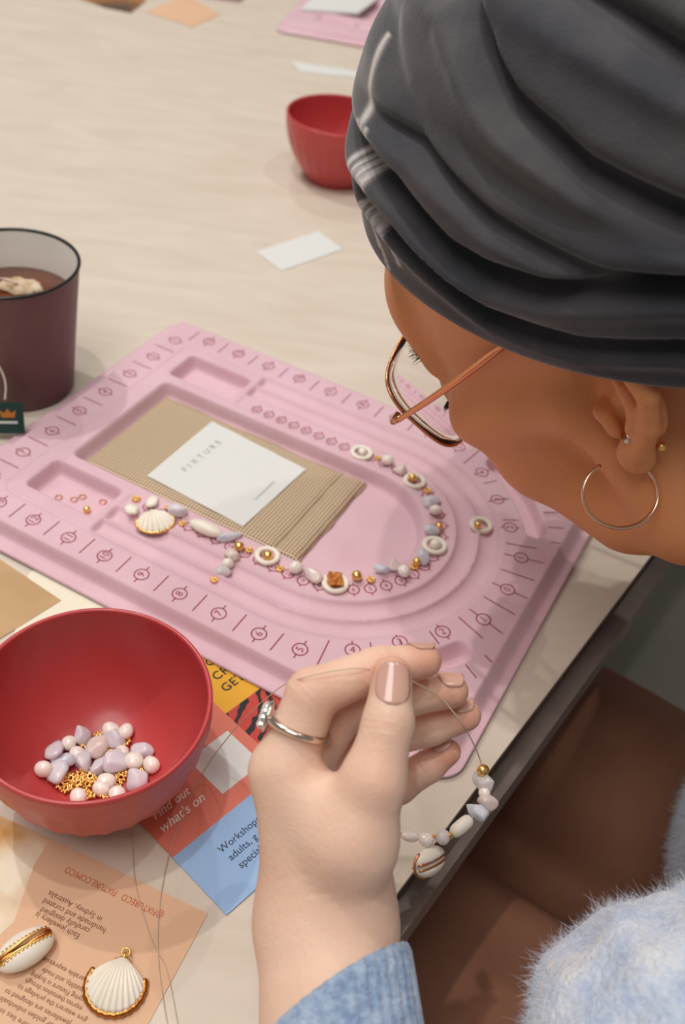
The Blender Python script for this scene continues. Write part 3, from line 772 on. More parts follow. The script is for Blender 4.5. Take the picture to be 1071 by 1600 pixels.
# beads in the bowl
def inbowl(x, y, h=.3):
    z = 1.0
    for _ in range(14):
        q = P(x, y, z + h); z = bowl_in(float(np.hypot(*(q[:2] - BC))))
    q = P(x, y, z + h); q[2] = z; return q
GBW = 'beads in the red bowl'
ORD = ['first', 'second', 'third', 'fourth', 'fifth', 'sixth', 'seventh', 'eighth', 'ninth', 'tenth', 'eleventh', 'twelfth']
PX_ = [68, 108, 121, 173, 197, 191, 210, 237, 166, 158, 123, 184]; CX_ = [85, 128, 103, 88, 131, 180, 153, 181, 226, 215]
rank = lambda L_, x_: ORD[sorted(L_).index(x_)]
for i, (x, y, r) in enumerate(((68, 1200, .42), (108, 1160, .38), (121, 1177, .42), (173, 1139, .43), (197, 1141, .38), (191, 1176, .40), (210, 1187, .48), (237, 1194, .42), (166, 1220, .46), (158, 1231, .40), (123, 1244, .42), (184, 1240, .42))):
    bead('pearl_bead', me_pearl(20 + i % 5, M_PEARL), inbowl(x, y, r), r, r * .85, f'white baroque pearl in the near red bowl, {rank(PX_, x)} pearl from the left', GBW, TN())
for i, (x, y, r, mt) in enumerate(((85, 1175, .48, M_CHIPL), (128, 1150, .44, M_CHIPL), (103, 1188, .46, M_CHIPB), (88, 1207, .50, M_CHIPL), (131, 1188, .50, M_CHIPL), (180, 1192, .56, M_CHIPL), (153, 1200, .42, M_CHIPL), (181, 1158, .46, M_CHIPL), (226, 1172, .44, M_CHIPL), (215, 1220, .50, M_CHIPL))):
    bead('stone_chip', me_chip(40 + i, mt), inbowl(x, y, .3), r, r * .7, f'translucent lilac stone chip in the near red bowl, {rank(CX_, x)} chip from the left', GBW, (random.uniform(-.5, .5), random.uniform(-.5, .5), random.uniform(0, 6)))
bead('stone_chip', me_chip(60, M_CHIPP), inbowl(156, 1166, .3), .52, .4, 'peach pink stone chip amid pearls in the near red bowl', GBW, (.2, .3, 1))
ds = [(153, 1151), (131, 1163), (199, 1159), (150, 1180), (160, 1184), (168, 1178), (174, 1172), (106, 1211), (95, 1226), (112, 1216), (124, 1209), (128, 1218), (117, 1230), (135, 1226), (141, 1213), (147, 1220), (133, 1236), (146, 1240), (150, 1228), (190, 1215), (184, 1222), (197, 1207), (201, 1202), (213, 1204), (226, 1203), (98, 1216), (104, 1232), (122, 1224), (140, 1204), (163, 1242), (176, 1215), (137, 1246)]
for x, y in ds:
    bead('daisy_spacer', me_daisy(), inbowl(x + random.uniform(-2, 2), y + random.uniform(-2, 2), .15), .29, .16 + random.uniform(0, .1), 'tiny gold daisy spacer heaped in the near red bowl', GBW, (random.uniform(-.5, .5), random.uniform(-.5, .5), random.uniform(0, 6)))
# shell pendants on the leaflet
V, F, rim = scallop(2.15, 2.05, .7, 15)
q = P(180, 1540, .3); q[2] = .05
sp = empty('scallop_pendant', q, math.radians(176), 'white scallop shell pendant with gold rim and loop on the leaflet', 'pendant')
V = np.array(V); V[:, 2] += .12
obj('shell', V, F, M_SHELLW, sp)
rr_ = np.array(rim); rr_[:, 2] = .12
obj('gold_rim', *tube(rr_ * np.array([1.02, 1.02, 1]), .13 + .035 * np.abs(np.sin(np.arange(len(rr_)) * 1.3)), 8), mat('bronze_gold', rgb(190, 126, 66), .32, 1), sp)
obj('bail', *join([torus(.17, .045, 18, 6, (0, -1.33, .3)), xf(torus(.13, .06, 16, 6), rotm(0, 1.4, 0), (0, -1.16, .3)), tube([(-.32, -.96, .25), (0, -1.06, .36), (.32, -.96, .25)], .09, 8)]), M_GOLD, sp)
q = P(40, 1484, .5); q[2] = .05
cw = empty('cowrie_pendant', q, math.radians(44), 'white cowrie shell pendant with gold toothed slit on the leaflet', 'pendant')
sv, sf = sphere(1, 48, 28)
sl = np.exp(-(sv[:, 1] / .14) ** 2) * (sv[:, 2] > 0) * .32
sv = sv * np.array([1.22, .72, .56]); sv[:, 2] += .5 - sl * (1 - np.abs(sv[:, 0]) / 1.5)
obj('shell', sv, sf, M_SHELLW, cw)
zt = lambda x, y: .5 + .56 * math.sqrt(max(0, 1 - (x / 1.22) ** 2 - (y / .72) ** 2)) - .32 * math.exp(-(y / .101) ** 2) * (1 - abs(x) / 1.5)
L = []
for s in (-1, 1):
    L.append(tube([(x, s * (.13 + .03 * math.sin(x * 3)), zt(x, .16) + .0) for x in np.linspace(-1.1, 1.1, 24)], .06, 6))
    for x in np.linspace(-.98, .98, 13): L.append(tube([(x, s * .1, zt(x, .12)), (x + .03, s * .25, zt(x, .25) + .02)], .055, 6))

obj('gold_teeth', *join(L), M_GOLD, cw)
obj('slit', *tube([(x, 0, zt(x, 0) + .03) for x in np.linspace(-1.1, 1.1, 20)], .1, 6), MATS['bronze_gold'], cw)
obj('bail', *join([torus(.17, .045, 18, 6, (-1.42, 0, .3)), torus(.14, .045, 18, 6, (-1.66, -.08, .2))]), M_GOLD, cw)

# ------------------------------------------------------------------ implicit surfaces for the figure
def vec(*a): return np.array(a, float)
class Cone:
    def __init__(s, a, b, ra, rb, k=.5, flat=None):
        s.a, s.b, s.ra, s.rb, s.k = np.asarray(a, float), np.asarray(b, float), ra, rb, k
        s.c = (s.a + s.b) / 2; s.R = np.linalg.norm(s.b - s.a) / 2 + max(ra, rb); s.flat = flat
    def d(s, p):
        ba = s.b - s.a; pa = p - s.a
        if s.flat is not None:                       # flatten along a direction: (dir, factor)
            n, fct = s.flat; pa = pa + np.outer((pa @ n) * (fct - 1), n); ba = ba + n * (ba @ n) * (fct - 1)
        t = np.clip(pa @ ba / (ba @ ba), 0, 1)
        return np.linalg.norm(pa - t[:, None] * ba, axis=1) - (s.ra + (s.rb - s.ra) * t)
class Ell:
    def __init__(s, c, r, k=.5, rot=None):
        s.c, s.r, s.k, s.rot = np.asarray(c, float), np.asarray(r, float), k, rot; s.R = max(r)
    def d(s, p):
        q = p - s.c
        if s.rot is not None: q = q @ s.rot
        k0 = np.linalg.norm(q / s.r, axis=1); k1 = np.linalg.norm(q / s.r ** 2, axis=1)
        return k0 * (k0 - 1) / np.maximum(k1, 1e-9)
class Sub:
    def __init__(s, prim, k): s.p, s.k, s.c, s.R = prim, k, prim.c, prim.R
    def d(s, p): return s.p.d(p)
def field(prims, p):
    d = np.full(len(p), 1e3)
    for q in prims:
        if isinstance(q, Sub):
            e = -q.d(p); h = np.clip(.5 + .5 * (e - d) / q.k, 0, 1); d = d * (1 - h) + e * h + q.k * h * (1 - h)
        else:
            e = q.d(p); h = np.clip(.5 + .5 * (d - e) / q.k, 0, 1); d = d * (1 - h) + e * h - q.k * h * (1 - h)
    return d
def polygonize(prims, h, lo=None, hi=None, keep=None, B=20):
    pos = [q for q in prims if not isinstance(q, Sub)]
    lo = np.min([q.c - q.R for q in pos], 0) - .5 if lo is None else np.asarray(lo, float)
    hi = np.max([q.c + q.R for q in pos], 0) + .5 if hi is None else np.asarray(hi, float)
    nb = np.ceil((hi - lo) / (h * B)).astype(int)
    gi = np.stack(np.meshgrid(*[np.arange(n) for n in nb], indexing='ij'), -1).reshape(-1, 3)
    cen = lo + (gi + .5) * h * B
    rad = h * B * .9
    dc = np.full(len(cen), 1e3)
    for q in pos: dc = np.minimum(dc, np.linalg.norm(cen - q.c, axis=1) - q.R)
    gi = gi[dc < rad]; cen = cen[dc < rad]
    dd = field(prims, cen); m_ = np.abs(dd) < rad * 1.7 + .6
    gi, cen = gi[m_], cen[m_]
    K = np.int64(1 << 20)
    keyf = lambda a: (a[:, 0].astype(np.int64) * K + a[:, 1]) * K + a[:, 2]
    ax = np.arange(B + 1); L3 = np.stack(np.meshgrid(ax, ax, ax, indexing='ij'), -1).reshape(-1, 3)
    CK, CP, EQ = [], [], []
    for g_, c_ in zip(gi, cen):
        sel = [q for q in prims if np.linalg.norm(q.c - c_) < q.R + rad + 2.0]
        if not sel or all(isinstance(q, Sub) for q in sel): continue
        base = g_ * B + 1
        Dv = field(sel, lo + (base - 1 + L3) * h).reshape(B + 1, B + 1, B + 1)
        if Dv.min() > 0 or Dv.max() < 0: continue
        S = Dv < 0
        cnt = sum(S[i:B + i, j:B + j, k:B + k].astype(int) for i in (0, 1) for j in (0, 1) for k in (0, 1))
        ce = np.argwhere((cnt > 0) & (cnt < 8))
        acc = np.zeros((len(ce), 3)); num = np.zeros(len(ce))
        cor = [(i, j, k) for i in (0, 1) for j in (0, 1) for k in (0, 1)]
        cd_ = {c: Dv[ce[:, 0] + c[0], ce[:, 1] + c[1], ce[:, 2] + c[2]] for c in cor}
        for c in cor:
            for ax_ in range(3):
                if c[ax_]: continue
                c2 = list(c); c2[ax_] = 1; a, b = cd_[c], cd_[tuple(c2)]
                x = (a < 0) != (b < 0); t = np.where(x, a / np.where(x, a - b, 1), 0)
                pt = np.array(c, float)[None].repeat(len(ce), 0); pt[:, ax_] += t
                acc += pt * x[:, None]; num += x
        CK.append(keyf(ce + base)); CP.append(lo + (ce + base - 1 + acc / num[:, None]) * h)
        for ax_ in range(3):
            sl0 = [slice(0, B)] * 3; sl1 = [slice(0, B)] * 3; sl1[ax_] = slice(1, B + 1)
            a, b = S[tuple(sl0)], S[tuple(sl1)]
            e = np.argwhere(a != b)
            if len(e): EQ.append((ax_, e + base, a[tuple(e.T)]))
    CK = np.concatenate(CK); CP = np.concatenate(CP); o = np.argsort(CK); CK, CP = CK[o], CP[o]
    Q = []
    for ax_, e, ins in EQ:
        u, v = (ax_ + 1) % 3, (ax_ + 2) % 3; du = np.zeros(3, int); dv = np.zeros(3, int); du[u] = 1; dv[v] = 1
        ks = [keyf(e), keyf(e - du), keyf(e - du - dv), keyf(e - dv)]
        ii = [np.clip(np.searchsorted(CK, k), 0, len(CK) - 1) for k in ks]
        ok = np.all([CK[i] == k for i, k in zip(ii, ks)], 0)
        q = np.stack(ii, 1)[ok]; f = ~ins[ok]; q[f] = q[f][:, ::-1]
        Q.append(q)
    Q = np.concatenate(Q)
    if keep is not None:
        mk = keep(CP); Q = Q[mk[Q].all(1)]
        us = np.unique(Q); mp = np.full(len(CP), -1); mp[us] = np.arange(len(us)); CP = CP[us]; Q = mp[Q]
    return CP, Q
def smooth_mesh(V, F, it=2, lam=.5):
    for _ in range(it):
        s = np.zeros_like(V); n = np.zeros(len(V))
        for k in range(4):
            a, b = F[:, k], F[:, (k + 1) % 4]
            np.add.at(s, a, V[b]); np.add.at(n, a, 1); np.add.at(s, b, V[a]); np.add.at(n, b, 1)
        V = V + lam * (s / np.maximum(n, 1)[:, None] - V)
    return V

# ------------------------------------------------------------------ the person
HP_ = vec(12.946, 39.545, 19.649)
HR = np.array([[-0.58896, -0.44812, -0.67255], [0.38446, -0.88735, 0.25456], [-0.71086, -0.10864, 0.69489]])
_u, _s, _vt = np.linalg.svd(HR); HR = _u @ _vt
HW = lambda x, y, z: HR @ vec(x, y, z) + HP_
def hc(a, b, ra, rb, k=.6): return Cone(HW(*a), HW(*b), ra, rb, k)
def he(c, r, k=.6, rot=None): return Ell(HW(*c), r, k, HR if rot is None else HR @ rot)
prims = []
# head
prims += [he((.4, 0, 5.0), (9.4, 7.4, 8.4)), he((4.6, 0, .2), (5.6, 6.2, 7.4), 1.5)]
for s in (1, -1):
    prims += [hc((0, s * 5.4, -6.4), (7.4, s * 1.6, -7.4), 2.2, 1.5, 1.8), hc((1.2, s * 5.9, -.5), (0, s * 5.4, -6.2), 1.3, 2.2, 1.6), hc((6.6, s * 4.0, -3.4), (3.6, s * 4.9, -6.2), 1.5, 1.7, 1.5),
              hc((2.0, s * 6.1, .4), (7.7, s * 4.6, .6), 1.1, 1.6, 1.3), he((6.9, s * 3.4, -2.2), (2.2, 2.2, 2.5), 1.2),
              hc((8.6, s * 3.9, 3.5), (9.7, s * .9, 3.6), .75, .8, .9), he((8.75, s * 3.15, 1.9), (1.25, 1.35, 1.15), .5),
              hc((11.2, s * .9, -1.5), (10.2, s * 1.2, -1.5), .55, .6, .4)]
prims += [hc((10.0, 0, 2.6), (11.9, 0, -.9), .65, .85, .6), he((9.4, 0, -4.6), (1.5, 2.5, 1.1), .8), he((8.0, 0, -7.0), (1.5, 1.8, 1.4), .9),
          he((8.9, 0, 6.0), (1.6, 4.6, 3.4), 1.6)]
# neck and trunk
NB = HW(-5.0, 0, -13.5); S_L = RAY(1078, 1692, 41.0); S_R = vec(31, 49, 4.5); CH_ = vec(34, 30, -8); HIPC = vec(43, 22, -24)
prims += [Cone(HW(-2.2, 0, -3), NB, 5.6, 5.8, 2.0), Cone(NB, CH_, 5.5, 9, 3), Cone(CH_, HIPC, 10.5, 11.5, 4), Cone(NB + vec(3, -3, -2), S_L + vec(1, 0, -.5), 2.9, 3.2, 2), Cone(NB, S_R, 4.5, 4.6, 3)]
# arms
WR = RAY(509, 1435, 38.3); E_L = WR + (RAY(527, 1640, 37.4) - WR) / np.linalg.norm(RAY(527, 1640, 37.4) - WR) * 23.5
fore_dir = (E_L - WR) / np.linalg.norm(E_L - WR)
prims += [Cone(S_L + vec(2, 0, -1), E_L, 3.8, 3.4, 1.5), Cone(S_R, vec(22, 66, 0), 4.4, 3.6, 1.5), Cone(vec(22, 66, 0), vec(14, 62, -12), 3.6, 2.6, 1)]
prims += [Cone(E_L, WR + fore_dir * 9, 3.4, 2.9, 1.0), Cone(WR + fore_dir * 9, WR + fore_dir * .3, 2.9, 2.36, 1.0)]
# ear (left), partly under the wrap
def ec(pts, r, k=.18):
    for i in range(len(pts) - 1): prims.append(hc(pts[i], pts[i + 1], r[i], r[i + 1], k))
_HW0 = HW; HW = lambda x, y, z: _HW0(x - .62, y, z + .05)
prims.append(he((-1.0, 7.25, .6), (1.55, .5, 2.5), .5, np.array(rotm(0, -.1, -.35))))
ec([(-.9, 8.2, 3.2), (-1.6, 8.5, 2.8), (-2.3, 8.6, 2.0), (-2.35, 8.45, .5), (-1.5, 8.1, -.9), (-.35, 7.75, -1.9)], [.3, .38, .42, .42, .42, .5])
ec([(-.8, 7.9, 1.9), (-1.4, 8.05, .9), (-1.25, 8.0, -.2), (-.6, 7.85, -.9)], [.28, .34, .36, .32])
ec([(.35, 7.55, -.9), (.35, 7.5, .1), (.25, 7.35, .8)], [.3, .38, .3], .25)
prims.append(he((.1, 7.6, -2.2), (.8, .48, .85), .35))
prims.append(Sub(Ell(HW(.15, 8.0, 1.5), (1.25, 1.5, 1.2), .3), .3))
HW = _HW0
# hand
J = dict(mcp2=RAY(444, 1205, 36.3), pip2=RAY(488, 1084, 35.6), dip2=RAY(592, 1043, 36.0), tip2=RAY(664, 1033, 36.3),
         mcp3=RAY(470, 1205, 38.0), pip3=RAY(535, 1105, 37.6), dip3=RAY(645, 1085, 37.6), tip3=RAY(706, 1080, 37.8),
         mcp4=RAY(505, 1220, 39.6), pip4=RAY(580, 1155, 39.2), dip4=RAY(672, 1136, 39.0), tip4=RAY(728, 1118, 39.0),
         mcp5=RAY(552, 1255, 41.0), pip5=RAY(622, 1226, 40.4), dip5=RAY(670, 1197, 40.0), tip5=RAY(700, 1175, 39.8),
         cmc=RAY(549, 1315, 35.8), mcp1=RAY(583, 1222, 34.9), ip1=RAY(607, 1130, 34.7), tip1=RAY(613, 1056, 34.9))
hand = []
for n_, r in ((2, 1.12), (3, 1.1), (4, 1.05), (5, .95)):
    hand.append(Cone(WR + (J['mcp5'] - J['mcp2']) * (n_ - 3.2) * .1, J[f'mcp{n_}'], 1.75, r, .9))
hand += [Cone(WR, RAY(518, 1330, 38.2), 2.3, 2.1, 1.0), Cone(RAY(526, 1400, 37.4), J['cmc'], 1.4, 1.35, 1.0), Cone(J['cmc'], J['mcp1'], 1.45, 1.12, .7), Cone(J['mcp1'], J['ip1'], 1.08, .86, .35), Cone(J['ip1'], J['tip1'], .86, .70, .3),
         Cone(J['cmc'], J['mcp2'], 1.2, .9, 1.0)]
for n_, rr4 in ((2, (1.05, .93, .76, .62)), (3, (1.0, .92, .76, .64)), (4, (.98, .86, .72, .60)), (5, (.88, .76, .64, .52))):
    a, b, c, d = (J[f'{x}{n_}'] for x in ('mcp', 'pip', 'dip', 'tip'))
    hand += [Cone(a, b, rr4[0], rr4[1], .28 if n_ > 2 else .35), Cone(b, c, rr4[1] * .96, rr4[2], .22), Cone(c, d, rr4[2] * .98, rr4[3], .18)]
HV = 0.105
bodyprims = prims + hand
bV, bF = polygonize(bodyprims, HV, lo=(-4, -9, -8), hi=(36, 58, 36), keep=lambda p: ~((p[:, 0] > 30) | (p[:, 2] < -6) | (p[:, 1] > 54)))
bV = smooth_mesh(bV, bF, 2, .5)
def crease(c, ax, face, dep=.035, w=.06, rad=1.6, wav=.0):
    global bV
    ax = ax / np.linalg.norm(ax); q = bV - c; t = q @ ax; rad_v = q - np.outer(t, ax); rl = np.linalg.norm(rad_v, axis=1)
    fc_ = face - ax * (face @ ax); fc_ /= np.linalg.norm(fc_); sd_ = np.cross(ax, fc_)
    n_ = rad_v / (rl[:, None] + 1e-9); f_ = n_ @ fc_
    tt_ = t + wav * (rad_v @ sd_) ** 2
    m_ = (rl < rad) & (np.abs(tt_) < .4) & (f_ > .1)
    bV[m_] -= n_[m_] * (dep * np.exp(-(tt_[m_] / w) ** 2) * np.clip((f_[m_] - .1) * 1.6, 0, 1))[:, None]
tcm = lambda p: (CAM - p) / np.linalg.norm(CAM - p)
for dt, dp, wv_ in ((-.22, .03, .12), (-.06, .045, .03), (.1, .04, -.06), (.24, .025, -.14)):
    axx = J['tip1'] - J['mcp1']; crease(J['ip1'] + axx / np.linalg.norm(axx) * dt, axx, tcm(J['ip1']), dp, .055, 1.3, wv_)
for n_ in (2, 3, 4, 5):
    for jn in ('pip', 'dip'):
        axx = J[f'tip{n_}'] - J[f'pip{n_}'] if jn == 'dip' else J[f'dip{n_}'] - J[f'mcp{n_}']
        for dt in (-.12, .1): crease(J[f'{jn}{n_}'] + axx / np.linalg.norm(axx) * dt, axx, -RM[1] + tcm(J[f'{jn}{n_}']) * .3, .03, .055, 1.2)
for dt, dp in ((-.3, .03), (.25, .025)): crease(WR + fore_dir * dt, fore_dir, tcm(WR) + RM[0], dp, .07, 3.4, .04)
def skin():
    m = bpy.data.materials.new('skin'); m.use_nodes = True
    N, Lk = m.node_tree.nodes, m.node_tree.links; b = N['Principled BSDF']
    b.inputs['Roughness'].default_value = .5; b.inputs['Specular IOR Level'].default_value = .35
    b.inputs['Subsurface Weight'].default_value = .4; b.inputs['Subsurface Radius'].default_value = (.02, .006, .003); b.inputs['Subsurface Scale'].default_value = .4
    tc = N.new('ShaderNodeTexCoord')
    n = N.new('ShaderNodeTexNoise'); n.inputs['Scale'].default_value = 22; n.inputs['Detail'].default_value = 4; Lk.new(tc.outputs['Object'], n.inputs['Vector'])
    r = N.new('ShaderNodeValToRGB'); r.color_ramp.elements[0].position = .35; r.color_ramp.elements[1].position = .7
    r.color_ramp.elements[0].color = rgb(228, 188, 164); r.color_ramp.elements[1].color = rgb(236, 200, 178)
    Lk.new(n.outputs[0], r.inputs[0])
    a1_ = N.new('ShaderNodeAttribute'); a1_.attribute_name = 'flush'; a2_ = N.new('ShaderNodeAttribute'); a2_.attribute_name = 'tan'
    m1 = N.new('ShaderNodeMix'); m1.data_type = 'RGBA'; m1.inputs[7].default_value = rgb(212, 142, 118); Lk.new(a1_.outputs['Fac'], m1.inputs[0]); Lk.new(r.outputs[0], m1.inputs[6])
    m2 = N.new('ShaderNodeMix'); m2.data_type = 'RGBA'; m2.inputs[7].default_value = rgb(224, 150, 98); Lk.new(a2_.outputs['Fac'], m2.inputs[0]); Lk.new(m1.outputs[2], m2.inputs[6])  # orange mix carries the warm bounce on the face
    Lk.new(m2.outputs[2], b.inputs['Base Color'])
    n2 = N.new('ShaderNodeTexNoise'); n2.inputs['Scale'].default_value = 900; n2.inputs['Detail'].default_value = 2; Lk.new(tc.outputs['Object'], n2.inputs['Vector'])
    n3 = N.new('ShaderNodeTexVoronoi'); n3.inputs['Scale'].default_value = 420; Lk.new(tc.outputs['Object'], n3.inputs['Vector'])
    ad = N.new('ShaderNodeMath'); ad.operation = 'ADD'; Lk.new(n2.outputs[0], ad.inputs[0]); Lk.new(n3.outputs['Distance'], ad.inputs[1])
    bp = N.new('ShaderNodeBump'); bp.inputs['Strength'].default_value = .2; bp.inputs['Distance'].default_value = .0006
    Lk.new(ad.outputs[0], bp.inputs['Height']); Lk.new(bp.outputs[0], b.inputs['Normal'])
    return m
M_SKIN = skin()
person = empty('person', (0, 0, 0), 0, 'person in dark grey head wrap and pale blue fuzzy sweater threading beads', 'person')
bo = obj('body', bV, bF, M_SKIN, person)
fl = np.zeros(len(bV))
for kx_, jv in J.items():
    sg = {'tip': .9, 'dip': .6, 'pip': .9, 'mcp': .9, 'ip1': .6, 'cmc': .4}.get(kx_[:3], .5); wt_ = {'tip': 1.0, 'dip': .45, 'pip': .6, 'mcp': .45, 'ip1': .5, 'cmc': .0}.get(kx_[:3], .4)
    fl = np.maximum(fl, wt_ * np.exp(-(np.linalg.norm(bV - jv, axis=1) / sg) ** 2))
at_ = bo.data.attributes.new('flush', 'FLOAT', 'POINT'); at_.data.foreach_set('value', np.clip(fl, 0, 1).astype(np.float32))
tn2 = 1 - sstep(11.5, 15.5, np.linalg.norm(bV - HP_, axis=1))  # deeper face tone, with warm bounce light put into the skin colour
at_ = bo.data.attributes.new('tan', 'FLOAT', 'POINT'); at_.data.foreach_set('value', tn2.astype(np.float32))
# fingernails
def nail(name, c0, c1, nrm, r, ln, wid, mt):
    ax = (c1 - c0) / np.linalg.norm(c1 - c0); nrm = nrm - ax * (nrm @ ax); nrm /= np.linalg.norm(nrm); sd = np.cross(nrm, ax)
    V, F = [], []; nu, nv = 11, 15
    base = c1 - ax * (ln * .45)
    for th in (0, 1):
        for i in range(nu):
            s = -1 + 2 * i / (nu - 1)
            for j in range(nv):
                t = -1 + 2 * j / (nv - 1)
                ww = wid * (1 - (.62 * max(0, -s) ** 3 if s < 0 else .35 * s ** 6))
                a = t * ww; rr = r + .04 - th * .10 - .08 * (s * .5 + .5) ** 2 * r + .10 * (.5 - s * .5)
                V.append(base + ax * (s * ln / 2 * (1 - .12 * t * t)) + rr * (math.cos(a) * nrm + math.sin(a) * sd))
    n = nu * nv
    for th in (0, 1):
        for i in range(nu - 1):
            for j in range(nv - 1):
                q = th * n + i * nv + j; f = (q, q + nv, q + nv + 1, q + 1); F.append(f if th == 0 else f[::-1])
    ring = [j for j in range(nv)] + [i * nv + nv - 1 for i in range(1, nu)] + [(nu - 1) * nv + j for j in range(nv - 2, -1, -1)] + [i * nv for i in range(nu - 2, 0, -1)]
    m_ = len(ring)
    for k in range(m_): F.append((ring[k], ring[(k + 1) % m_], n + ring[(k + 1) % m_], n + ring[k]))
    return obj(name, V, F, mt, person)
M_NAIL = mat('nude_nail_polish', rgb(214, 168, 150), .1, 0, rgb(206, 160, 144), 60, coat=1)
tocam = lambda p: (CAM - p) / np.linalg.norm(CAM - p)
nail('thumbnail', J['ip1'], J['tip1'] + (J['tip1'] - J['ip1']) * .22, tocam(J['tip1']) + RM[0] * .1 , .70, 1.55, .86, M_NAIL)
for n_, r, ln in ((2, .62, 1.0), (3, .64, 1.0), (4, .60, .95), (5, .52, .85)):
    tp = J[f'tip{n_}']; ax = tp - J[f'dip{n_}']; ax /= np.linalg.norm(ax)
    nail('fingernail', J[f'dip{n_}'], tp + ax * .42, -RM[1] * .9 + tocam(tp) * (-.25 if n_ == 2 else .2), r, ln, .95, M_NAIL)

# ------------------------------------------------------------------ head wrap
TBm = .89; tn_ = vec(-TBm, 0, 1); tn_ /= np.linalg.norm(tn_); tfx = vec(tn_[2], 0, -tn_[0]); TT = np.stack([tfx, vec(0, 1, 0), tn_], 1)
TC0 = vec(.4, 0, 3.21)
CRE = [([50, 61, 71, 82, 98, 114], [4.2, 3.7, 3.2, 2.5, 2.4, 3.1], .55, .34), ([49, 60, 67, 74, 82, 92, 112], [6.0, 5.7, 5.1, 4.5, 4.3, 4.5, 5.6], .75, .42),
       ([62, 72, 81, 91, 101, 111, 130], [7.6, 6.9, 6.3, 5.9, 5.6, 5.7, 6.4], .4, .35), ([55, 64, 73, 79, 87, 94, 102, 110, 130], [12.2, 11.4, 10.3, 9.7, 9.2, 8.6, 8.2, 7.8, 7.0], .7, .5),
       ([70, 91, 97, 106, 130], [13.3, 12.5, 12.2, 11.7, 10.6], .8, .5), ([38, 55, 75, 95], [10.0, 8.6, 7.9, 7.2], .16, .6)]
nA, nZ = 420, 190
al = np.linspace(0, 2 * math.pi, nA, endpoint=False); tt = np.linspace(0, 1, nZ)
AL, TTt = np.meshgrid(al, tt, indexing='ij')
zb = 1.35 + .25 * np.cos(2 * AL)                                  # lower edge height
ps0 = np.arccos(np.clip((zb / 15.3), 0, 1) ** 1.5)
PS = TTt ** .8 * ps0
s_, k_ = np.sin(PS), np.cos(PS); g_ = np.abs(s_) ** (2 / 3); kk_ = np.abs(k_) ** (2 / 3)
bul = 1 + .16 * np.sin(np.pi * kk_ ** .8)
Zt = 15.3 * kk_
adeg = np.degrees(AL); adeg = np.where(adeg > 180, 360 - adeg, adeg)
disp = np.zeros_like(Zt)
for ka, kz, dep, wd in CRE:
    zc = np.interp(adeg, ka, kz)
    s = Zt - zc
    fade = np.where(adeg < ka[0] - 2, np.exp(-((adeg - ka[0] + 2) / 16) ** 2), 1)
    disp += 1.35 * fade * dep * (-1.15 * np.exp(-(s / wd) ** 2) + .42 * np.exp(-((s + 1.7 * wd) / (1.3 * wd)) ** 2) + .28 * np.exp(-((s - 2.2 * wd) / (2 * wd)) ** 2))
r_ = np.random.default_rng(5)
for i in range(26):                                               # small soft folds
    a0, z0, ln, sl = r_.uniform(0, 360), r_.uniform(2, 14), r_.uniform(10, 30), r_.uniform(-.08, .02)
    dA = (np.degrees(AL) - a0 + 180) % 360 - 180
    disp += r_.uniform(.02, .07) * np.exp(-(dA / ln) ** 2) * np.sin((Zt - z0 - sl * dA) / .42) * np.exp(-((Zt - z0 - sl * dA) / 1.1) ** 2)
disp += .16 * np.exp(-((Zt - zb) / .5) ** 2)
X = 10.85 * g_ * bul * np.cos(AL); Y = 8.95 * g_ * bul * np.sin(AL)
nx_, ny_ = np.cos(AL), np.sin(AL); wz = np.clip(1 - kk_, 0, 1)
hz_ = sstep(.75, .98, kk_)
X = X + nx_ * disp * (1 - hz_); Y = Y + ny_ * disp * (1 - hz_); Zq = Zt + disp * hz_
P3 = np.stack([X, Y, Zq], -1).reshape(-1, 3)
idx = np.arange(nA * nZ).reshape(nA, nZ); nxt = np.roll(idx, -1, 0)
F = np.stack([idx[:, :-1], idx[:, 1:], nxt[:, 1:], nxt[:, :-1]], -1).reshape(-1, 4)
# turn the lower edge under
edge = idx[:, -1]; e1 = P3[edge] * vec(.97, .97, 1) - vec(0, 0, .28); e2 = P3[edge] * vec(.90, .90, 1) - vec(0, 0, .05)
n0 = len(P3); P3 = np.concatenate([P3, e1, e2]); ar = np.arange(nA); nx2 = (ar + 1) % nA
F = np.concatenate([F, np.stack([edge, n0 + ar, n0 + nx2, edge[nx2]], 1), np.stack([n0 + ar, n0 + nA + ar, n0 + nA + nx2, n0 + nx2], 1)])
TW = (TC0 + P3 @ TT.T) @ HR.T + HP_
stripe = np.zeros_like(Zt)
ad2 = np.degrees(AL)
for a0, a1, z0, z1, w0 in ((37, 45, 9.6, 7.2, 1.3), (45, 51, 7.2, 3.6, 1.0), (48, 54, 7.0, 2.9, .9), (43, 49, 7.0, 3.2, .8), (41, 48, 6.2, 2.2, 1.0), (50, 57, 5.2, 2.3, .8), (44, 52, 3.6, 1.4, .8)):
    t = np.clip((Zt - z0) / (z1 - z0), 0, 1); ac = a0 + (a1 - a0) * t
    stripe = np.maximum(stripe, np.exp(-((ad2 - ac) / w0) ** 2) * (Zt < z0 + .1) * (Zt > z1 - .1))
